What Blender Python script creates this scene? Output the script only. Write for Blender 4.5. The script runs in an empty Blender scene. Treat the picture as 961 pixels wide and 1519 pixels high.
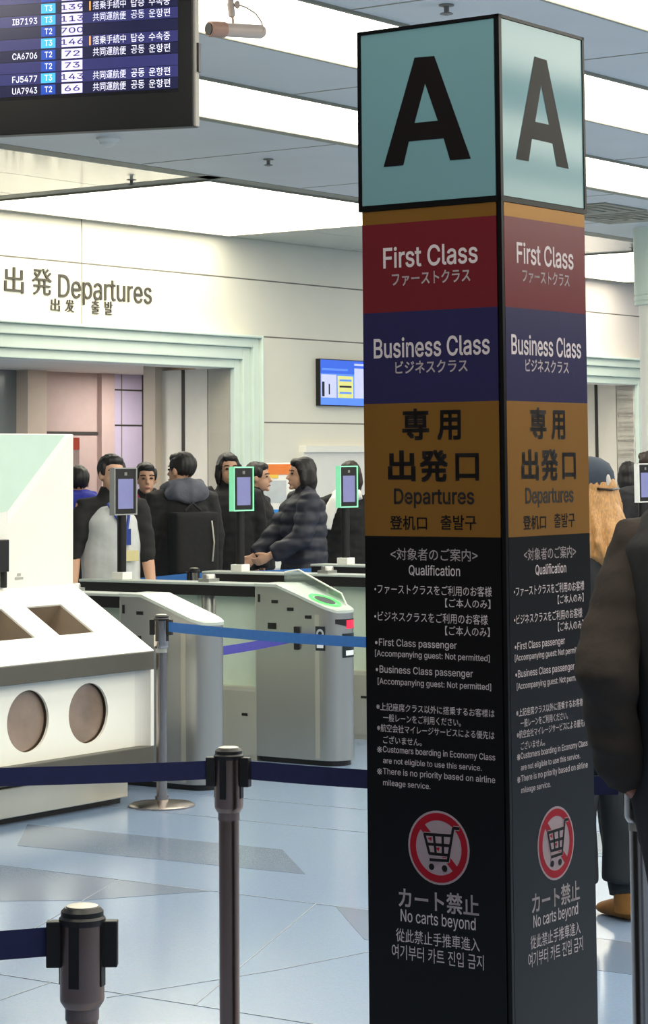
import bpy, bmesh, math, random
from mathutils import Vector, Matrix, noise as mnoise
random.seed(7)
sc = bpy.context.scene
COL = sc.collection
PI = math.pi
# ------------------------------------------------------------ camera, world, exposure
F, PIT, ROLL, CY, CX = 3562.9, .0852, .0077, 385.41, 480.5
YAW, HC = .6208, 1.68
c_, s_ = math.cos(PIT), math.sin(PIT); cr, sr = math.cos(ROLL), math.sin(ROLL)
R0, DV, U0 = Vector((1, 0, 0)), Vector((0, c_, s_)), Vector((0, -s_, c_))
RT, UP = R0*cr - U0*sr, U0*cr + R0*sr
EYE = Vector((0, 0, HC))
cam = bpy.data.cameras.new('camera'); camo = bpy.data.objects.new('camera', cam); COL.objects.link(camo)
m4 = Matrix((RT, UP, -DV)).transposed().to_4x4(); m4.translation = EYE
camo.matrix_world = m4
cam.sensor_fit = 'AUTO'; cam.sensor_width = 36.0; cam.lens = 36.0*F/1519.0
cam.shift_y = -(759.5-CY)/1519.0; cam.shift_x = 0
cam.clip_start = .05; cam.clip_end = 200
sc.camera = camo
sc.view_settings.view_transform = 'Standard'; sc.view_settings.look = 'None'
sc.view_settings.gamma = 1.0; sc.view_settings.use_curve_mapping = False
sc.view_settings.exposure = 0.14
w = bpy.data.worlds.new('world'); sc.world = w; w.use_nodes = True
w.node_tree.nodes['Background'].inputs[0].default_value = (.86, .82, .84, 1)
w.node_tree.nodes['Background'].inputs[1].default_value = .12
LAMP = 4.3           # radiance of the luminous ceiling
# ------------------------------------------------------------ geometry of the place
D1 = Vector((math.sin(YAW), math.cos(YAW), 0)); D2 = Vector((-math.cos(YAW), math.sin(YAW), 0))
RZ = math.pi/2 - YAW
ZC = 3.76; BW = 13.36
def W(a, b, z=0): return D1*a + D2*b + Vector((0, 0, z))
def ray(x, y): return DV + RT*((x-CX)/F) + UP*((CY-y)/F)
def at_depth(x, y, Y): r = ray(x, y); return EYE + r*(Y/r.y)
def on_z(x, y, z): r = ray(x, y); return EYE + r*((z-HC)/r.z)
def on_b(x, y, b): r = ray(x, y); return EYE + r*(b/r.dot(D2))
def on_a(x, y, a): r = ray(x, y); return EYE + r*(a/r.dot(D1))
def lin(c): return tuple(((v/255)/12.92 if v/255 <= .04045 else ((v/255+.055)/1.055)**2.4) for v in c)
# ------------------------------------------------------------ materials
def mat(name, rgb, rough=.5, metal=0.0, var=.06, scale=12.0, spec=.5, emit=0, ecol=None, trans=0, bump=0, bscale=60, aniso=0, coat=0, stretch=None, alpha=1, sheen=0):
    m = bpy.data.materials.new(name); m.use_nodes = True
    nt = m.node_tree; N, L = nt.nodes, nt.links
    b = N['Principled BSDF']
    col = lin(rgb)
    tc = N.new('ShaderNodeTexCoord'); mp = N.new('ShaderNodeMapping'); L.new(tc.outputs['Object'], mp.inputs[0])
    if stretch: mp.inputs['Scale'].default_value = stretch
    nz = N.new('ShaderNodeTexNoise'); nz.inputs['Scale'].default_value = scale; nz.inputs['Detail'].default_value = 4
    L.new(mp.outputs[0], nz.inputs['Vector'])
    rp = N.new('ShaderNodeValToRGB'); L.new(nz.outputs['Fac'], rp.inputs[0])
    rp.color_ramp.elements[0].position = .3; rp.color_ramp.elements[1].position = .7
    rp.color_ramp.elements[0].color = tuple(max(0, v*(1-var)) for v in col)+(1,)
    rp.color_ramp.elements[1].color = tuple(min(1, v*(1+var)) for v in col)+(1,)
    L.new(rp.outputs[0], b.inputs['Base Color'])
    b.inputs['Roughness'].default_value = rough; b.inputs['Metallic'].default_value = metal
    b.inputs['Specular IOR Level'].default_value = spec
    b.inputs['Coat Weight'].default_value = coat; b.inputs['Coat Roughness'].default_value = .08
    b.inputs['Transmission Weight'].default_value = trans
    b.inputs['Alpha'].default_value = alpha
    b.inputs['Sheen Weight'].default_value = sheen
    if aniso: b.inputs['Anisotropic'].default_value = aniso
    if emit:
        b.inputs['Emission Color'].default_value = (lin(ecol) if ecol else col)+(1,)
        b.inputs['Emission Strength'].default_value = emit
    if bump:
        n2 = N.new('ShaderNodeTexNoise'); n2.inputs['Scale'].default_value = bscale; L.new(mp.outputs[0], n2.inputs['Vector'])
        bp = N.new('ShaderNodeBump'); bp.inputs['Strength'].default_value = bump; bp.inputs['Distance'].default_value = .01
        L.new(n2.outputs['Fac'], bp.inputs['Height']); L.new(bp.outputs[0], b.inputs['Normal'])
    return m
M = {}
def mk(k, *a, **kw): M[k] = mat(k, *a, **kw)
mk('wall', (236, 232, 218), .55, var=.015, scale=3)
mk('wall_right', (238, 228, 222), .55, var=.015, scale=3)
mk('seam', (120, 116, 106), .7)
mk('frame_green', (214, 228, 218), .38, var=.03, scale=4)
mk('ceiling', (206, 208, 210), .5, var=.03, scale=2)
mk('ceiling_gloss', (200, 200, 190), .12, var=.02, scale=2, spec=.6)
mk('slot', (150, 146, 130), .6)
mk('lamp', (255, 255, 250), .5, emit=LAMP, ecol=(255, 248, 226))
mk('white', (238, 236, 230), .4, var=.015, scale=5)
mk('white_warm', (250, 248, 238), .35, var=.01, scale=5)
mk('olive_band', (84, 82, 74), .45, var=.04)
mk('steel_light', (206, 203, 190), .38, metal=.75, var=.04, scale=3, stretch=(1, 1, .2))
mk('steel', (190, 190, 186), .32, metal=.9, var=.05, scale=3, stretch=(1, 1, .15))
mk('steel_post', (172, 164, 160), .24, metal=1.0, var=.05, scale=6, stretch=(1, 1, .1))
mk('steel_dark_refl', (140, 118, 110), .28, metal=1.0, var=.05, scale=6, stretch=(1, 1, .1))  # stainless steel; its brownish dark reflections are put into the base colour
mk('plate_pale', (186, 194, 188), .3, var=.02)
mk('black', (20, 18, 20), .4, var=.1)
mk('black_matte', (24, 22, 24), .7, var=.1)
mk('belt_navy', (24, 30, 78), .75, var=.08, scale=40)
mk('belt_blue_lit', (36, 98, 168), .7, var=.06, scale=40)  # far belts: the brighter light on them is put into the colour
mk('belt_purple', (66, 64, 156), .7, var=.06, scale=40)
mk('glass', (214, 232, 222), .08, trans=.9, var=.02, alpha=.55)
mk('frost', (206, 222, 204), .35, var=.03, alpha=.92)
mk('led_green', (60, 230, 90), .4, emit=1.1, ecol=(70, 255, 90))
mk('led_red', (240, 30, 60), .4, emit=1.2, ecol=(255, 30, 60))
mk('screen_lilac', (120, 122, 160), .15, emit=.26, ecol=(128, 130, 190), var=.1, scale=8)
mk('glow_green', (150, 230, 190), .4, emit=.35, ecol=(130, 235, 175))
mk('glow_white', (225, 225, 220), .4, emit=.1, ecol=(225, 225, 220))
mk('grey_frame', (150, 152, 150), .4)
mk('label_black', (24, 34, 38), .35)
mk('label_white', (235, 238, 240), .4)
mk('pane_brown', (150, 130, 116), .12, var=.22, scale=6, spec=.7)
mk('recess', (120, 104, 88), .5, var=.15, scale=5)
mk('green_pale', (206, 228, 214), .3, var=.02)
mk('grey_mark', (170, 170, 165), .5)
mk('skin', (206, 160, 132), .5, var=.05)
mk('skin_dark', (150, 92, 74), .5, var=.05)
mk('hair_black', (26, 22, 22), .5, var=.25, scale=60, stretch=(4, 4, .6))
mk('hair_brown', (44, 32, 26), .5, var=.25, scale=60, stretch=(4, 4, .6))
mk('hair_blond', (182, 134, 80), .45, var=.3, scale=50, stretch=(5, 5, .5))
mk('cloth_black', (28, 27, 29), .85, var=.15, scale=20, bump=.2, bscale=30)
mk('cloth_charcoal', (40, 40, 44), .85, var=.15, scale=20, bump=.2, bscale=30)
mk('cloth_brown', (46, 37, 31), .9, var=.16, scale=14, bump=.35, bscale=25)
mk('cloth_navy', (36, 38, 52), .6, var=.15, scale=14)
mk('cloth_grey', (92, 94, 104), .85, var=.2, scale=14, bump=.2)
mk('cloth_vest', (206, 208, 208), .8, var=.08, scale=10, bump=.3, bscale=20)
mk('cloth_blue', (36, 44, 150), .8)
mk('cloth_magenta', (140, 26, 62), .7)
mk('cloth_olive', (120, 116, 92), .85)
mk('cloth_teal', (34, 40, 46), .85, var=.1)
mk('cloth_denim', (52, 60, 84), .85, var=.1)
mk('cap', (48, 58, 72), .8, var=.12, scale=18)
mk('suede', (134, 92, 40), .8, var=.15)
mk('sock', (196, 190, 184), .8)
mk('eye', (30, 24, 22), .2)
mk('lip', (168, 96, 88), .5)
mk('card', (226, 214, 160), .4)
mk('lanyard', (40, 66, 150), .5)
mk('cctv', (190, 172, 162), .35, var=.05)
mk('cctv_warm', (172, 134, 116), .45)
mk('tv_black', (9, 8, 9), .35, var=.1)
mk('tv_grey', (128, 124, 118), .45)
mk('floor_joint', (136, 146, 160), .3)
# ------------------------------------------------------------ mesh helpers
class MB:
    def __init__(s): s.v, s.f, s.mi = [], [], []
    def add(s, vs, fs, mi=0):
        o = len(s.v); s.v += [tuple(p) for p in vs]; s.f += [tuple(i+o for i in f) for f in fs]; s.mi += [mi]*len(fs); return s
    def box(s, x0, x1, y0, y1, z0, z1, mi=0):
        vs = [(x0, y0, z0), (x1, y0, z0), (x1, y1, z0), (x0, y1, z0), (x0, y0, z1), (x1, y0, z1), (x1, y1, z1), (x0, y1, z1)]
        return s.add(vs, [(3, 2, 1, 0), (4, 5, 6, 7), (0, 1, 5, 4), (1, 2, 6, 5), (2, 3, 7, 6), (3, 0, 4, 7)], mi)
    def quad(s, a, b, c, d, mi=0): return s.add([a, b, c, d], [(0, 1, 2, 3)], mi)
    def poly(s, pts, mi=0): return s.add(pts, [tuple(range(len(pts)))], mi)
    def prism(s, pts, off, mi=0):
        n = len(pts); off = Vector(off); q = [Vector(p)+off for p in pts]
        return s.add([*map(tuple, pts), *map(tuple, q)], [tuple(range(n))[::-1], tuple(range(n, 2*n))] + [(i, (i+1) % n, n+(i+1) % n, n+i) for i in range(n)], mi)
    def lathe(s, prof, c=(0, 0, 0), n=28, mi=0):
        vs = []; fs = []
        for r, z in prof:
            for k in range(n): vs.append((c[0]+r*math.cos(2*PI*k/n), c[1]+r*math.sin(2*PI*k/n), c[2]+z))
        for i in range(len(prof)-1):
            for k in range(n): fs.append((i*n+k, i*n+(k+1) % n, (i+1)*n+(k+1) % n, (i+1)*n+k))
        fs.append(tuple(range(n))[::-1]); fs.append(tuple(range((len(prof)-1)*n, len(prof)*n)))
        return s.add(vs, fs, mi)
    def tube(s, pts, rad, n=12, mi=0, up=Vector((0, 0, 1)), cap=True):
        """lofted tube; rad: number, or list of r or (rx, ry)"""
        P = [Vector(p) for p in pts]; k = len(P)
        if not isinstance(rad, (list, tuple)): rad = [rad]*k
        vs = []; prev = None
        for i in range(k):
            t = (P[min(i+1, k-1)]-P[max(i-1, 0)]).normalized()
            if prev is None:
                x = t.cross(up)
                if x.length < 1e-3: x = Vector((1, 0, 0))
                x = (x - t*x.dot(t)).normalized()
            else:
                x = (prev - t*prev.dot(t)).normalized()
            prev = x; y = t.cross(x)
            r = rad[i]; rx, ry = r if isinstance(r, (list, tuple)) else (r, r)
            for j in range(n):
                a = 2*PI*j/n; vs.append(P[i]+x*(rx*math.cos(a))+y*(ry*math.sin(a)))
        fs = []
        for i in range(k-1):
            for j in range(n): fs.append((i*n+j, i*n+(j+1) % n, (i+1)*n+(j+1) % n, (i+1)*n+j))
        if cap: fs.append(tuple(range(n))[::-1]); fs.append(tuple(range((k-1)*n, k*n)))
        return s.add(vs, fs, mi)
    def ell(s, c, r, n=14, m=10, mi=0, rot=None):
        vs = []; fs = []; c = Vector(c)
        for i in range(1, m):
            th = PI*i/m
            for j in range(n):
                ph = 2*PI*j/n
                p = Vector((r[0]*math.sin(th)*math.cos(ph), r[1]*math.sin(th)*math.sin(ph), r[2]*math.cos(th)))
                if rot: p = rot @ p
                vs.append(c+p)
        t = Vector((0, 0, r[2])); t = rot @ t if rot else t
        vs += [c+t, c-t]; T, B = len(vs)-2, len(vs)-1
        for i in range(m-2):
            for j in range(n): fs.append((i*n+j, (i+1)*n+j, (i+1)*n+(j+1) % n, i*n+(j+1) % n))
        for j in range(n):
            fs.append((T, j, (j+1) % n)); fs.append((B, (m-2)*n+(j+1) % n, (m-2)*n+j))
        return s.add(vs, fs, mi)
    def mesh(s, name, mats):
        me = bpy.data.meshes.new(name); me.from_pydata(s.v, [], s.f)
        for mm in (mats if isinstance(mats, (list, tuple)) else [mats]): me.materials.append(M[mm] if isinstance(mm, str) else mm)
        for p, i in zip(me.polygons, s.mi): p.material_index = i
        bm = bmesh.new(); bm.from_mesh(me); bmesh.ops.recalc_face_normals(bm, faces=bm.faces); bm.to_mesh(me); bm.free()
        return me
    def build(s, name, mats, parent=None, smooth=False, bevel=0, recalc=True):
        me = s.mesh(name, mats)
        if bevel or smooth:
            bm = bmesh.new(); bm.from_mesh(me)
            if bevel:
                es = [e for e in bm.edges if len(e.link_faces) == 2 and e.calc_face_angle(0) > .7]
                bmesh.ops.bevel(bm, geom=es, offset=bevel, segments=2, affect='EDGES', profile=.5)
            if smooth:
                for f in bm.faces: f.smooth = True
                for e in bm.edges:
                    if len(e.link_faces) == 2 and e.calc_face_angle(0) > .6: e.smooth = False
            bm.to_mesh(me); bm.free()
        return link(name, me, parent)
def link(name, me, parent=None):
    o = bpy.data.objects.new(name, me); COL.objects.link(o)
    if parent: o.parent = parent
    return o
def tag(o, label=None, cat=None, group=None, kind=None):
    if label: o['label'] = label
    if cat: o['category'] = cat
    if group: o['group'] = group
    if kind: o['kind'] = kind
    return o
def thing(name, label, cat, loc=(0, 0, 0), rz=0, group=None):
    o = bpy.data.objects.new(name, None); COL.objects.link(o); o.location = loc; o.rotation_euler = (0, 0, rz)
    o.empty_display_size = .1
    return tag(o, label, cat, group)
def copy_tree(o, parent=None):
    c = o.copy(); COL.objects.link(c); c.parent = parent
    for ch in [x for x in COL.objects if x.parent == o]: copy_tree(ch, c)
    return c
def structure(o): o['kind'] = 'structure'; return o
DG = bpy.context.evaluated_depsgraph_get
def eval_mesh(o):
    dg = DG(); dg.update(); me = bpy.data.meshes.new_from_object(o.evaluated_get(dg), depsgraph=dg)
    bpy.data.objects.remove(o); return me
def plate(outer, holes, thick):
    """flat plate in its own xy plane with holes, z from -thick/2 to thick/2 -> mesh"""
    cu = bpy.data.curves.new('plate', 'CURVE'); cu.dimensions = '2D'; cu.fill_mode = 'BOTH'; cu.extrude = thick/2
    for ring in [outer]+holes:
        sp = cu.splines.new('POLY'); sp.points.add(len(ring)-1); sp.use_cyclic_u = True
        for p, q in zip(sp.points, ring): p.co = (q[0], q[1], 0, 1)
    o = bpy.data.objects.new('plate', cu); COL.objects.link(o); return eval_mesh(o)
def circle(cx, cy, r, n=40): return [(cx+r*math.cos(2*PI*k/n), cy+r*math.sin(2*PI*k/n)) for k in range(n)]
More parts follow.
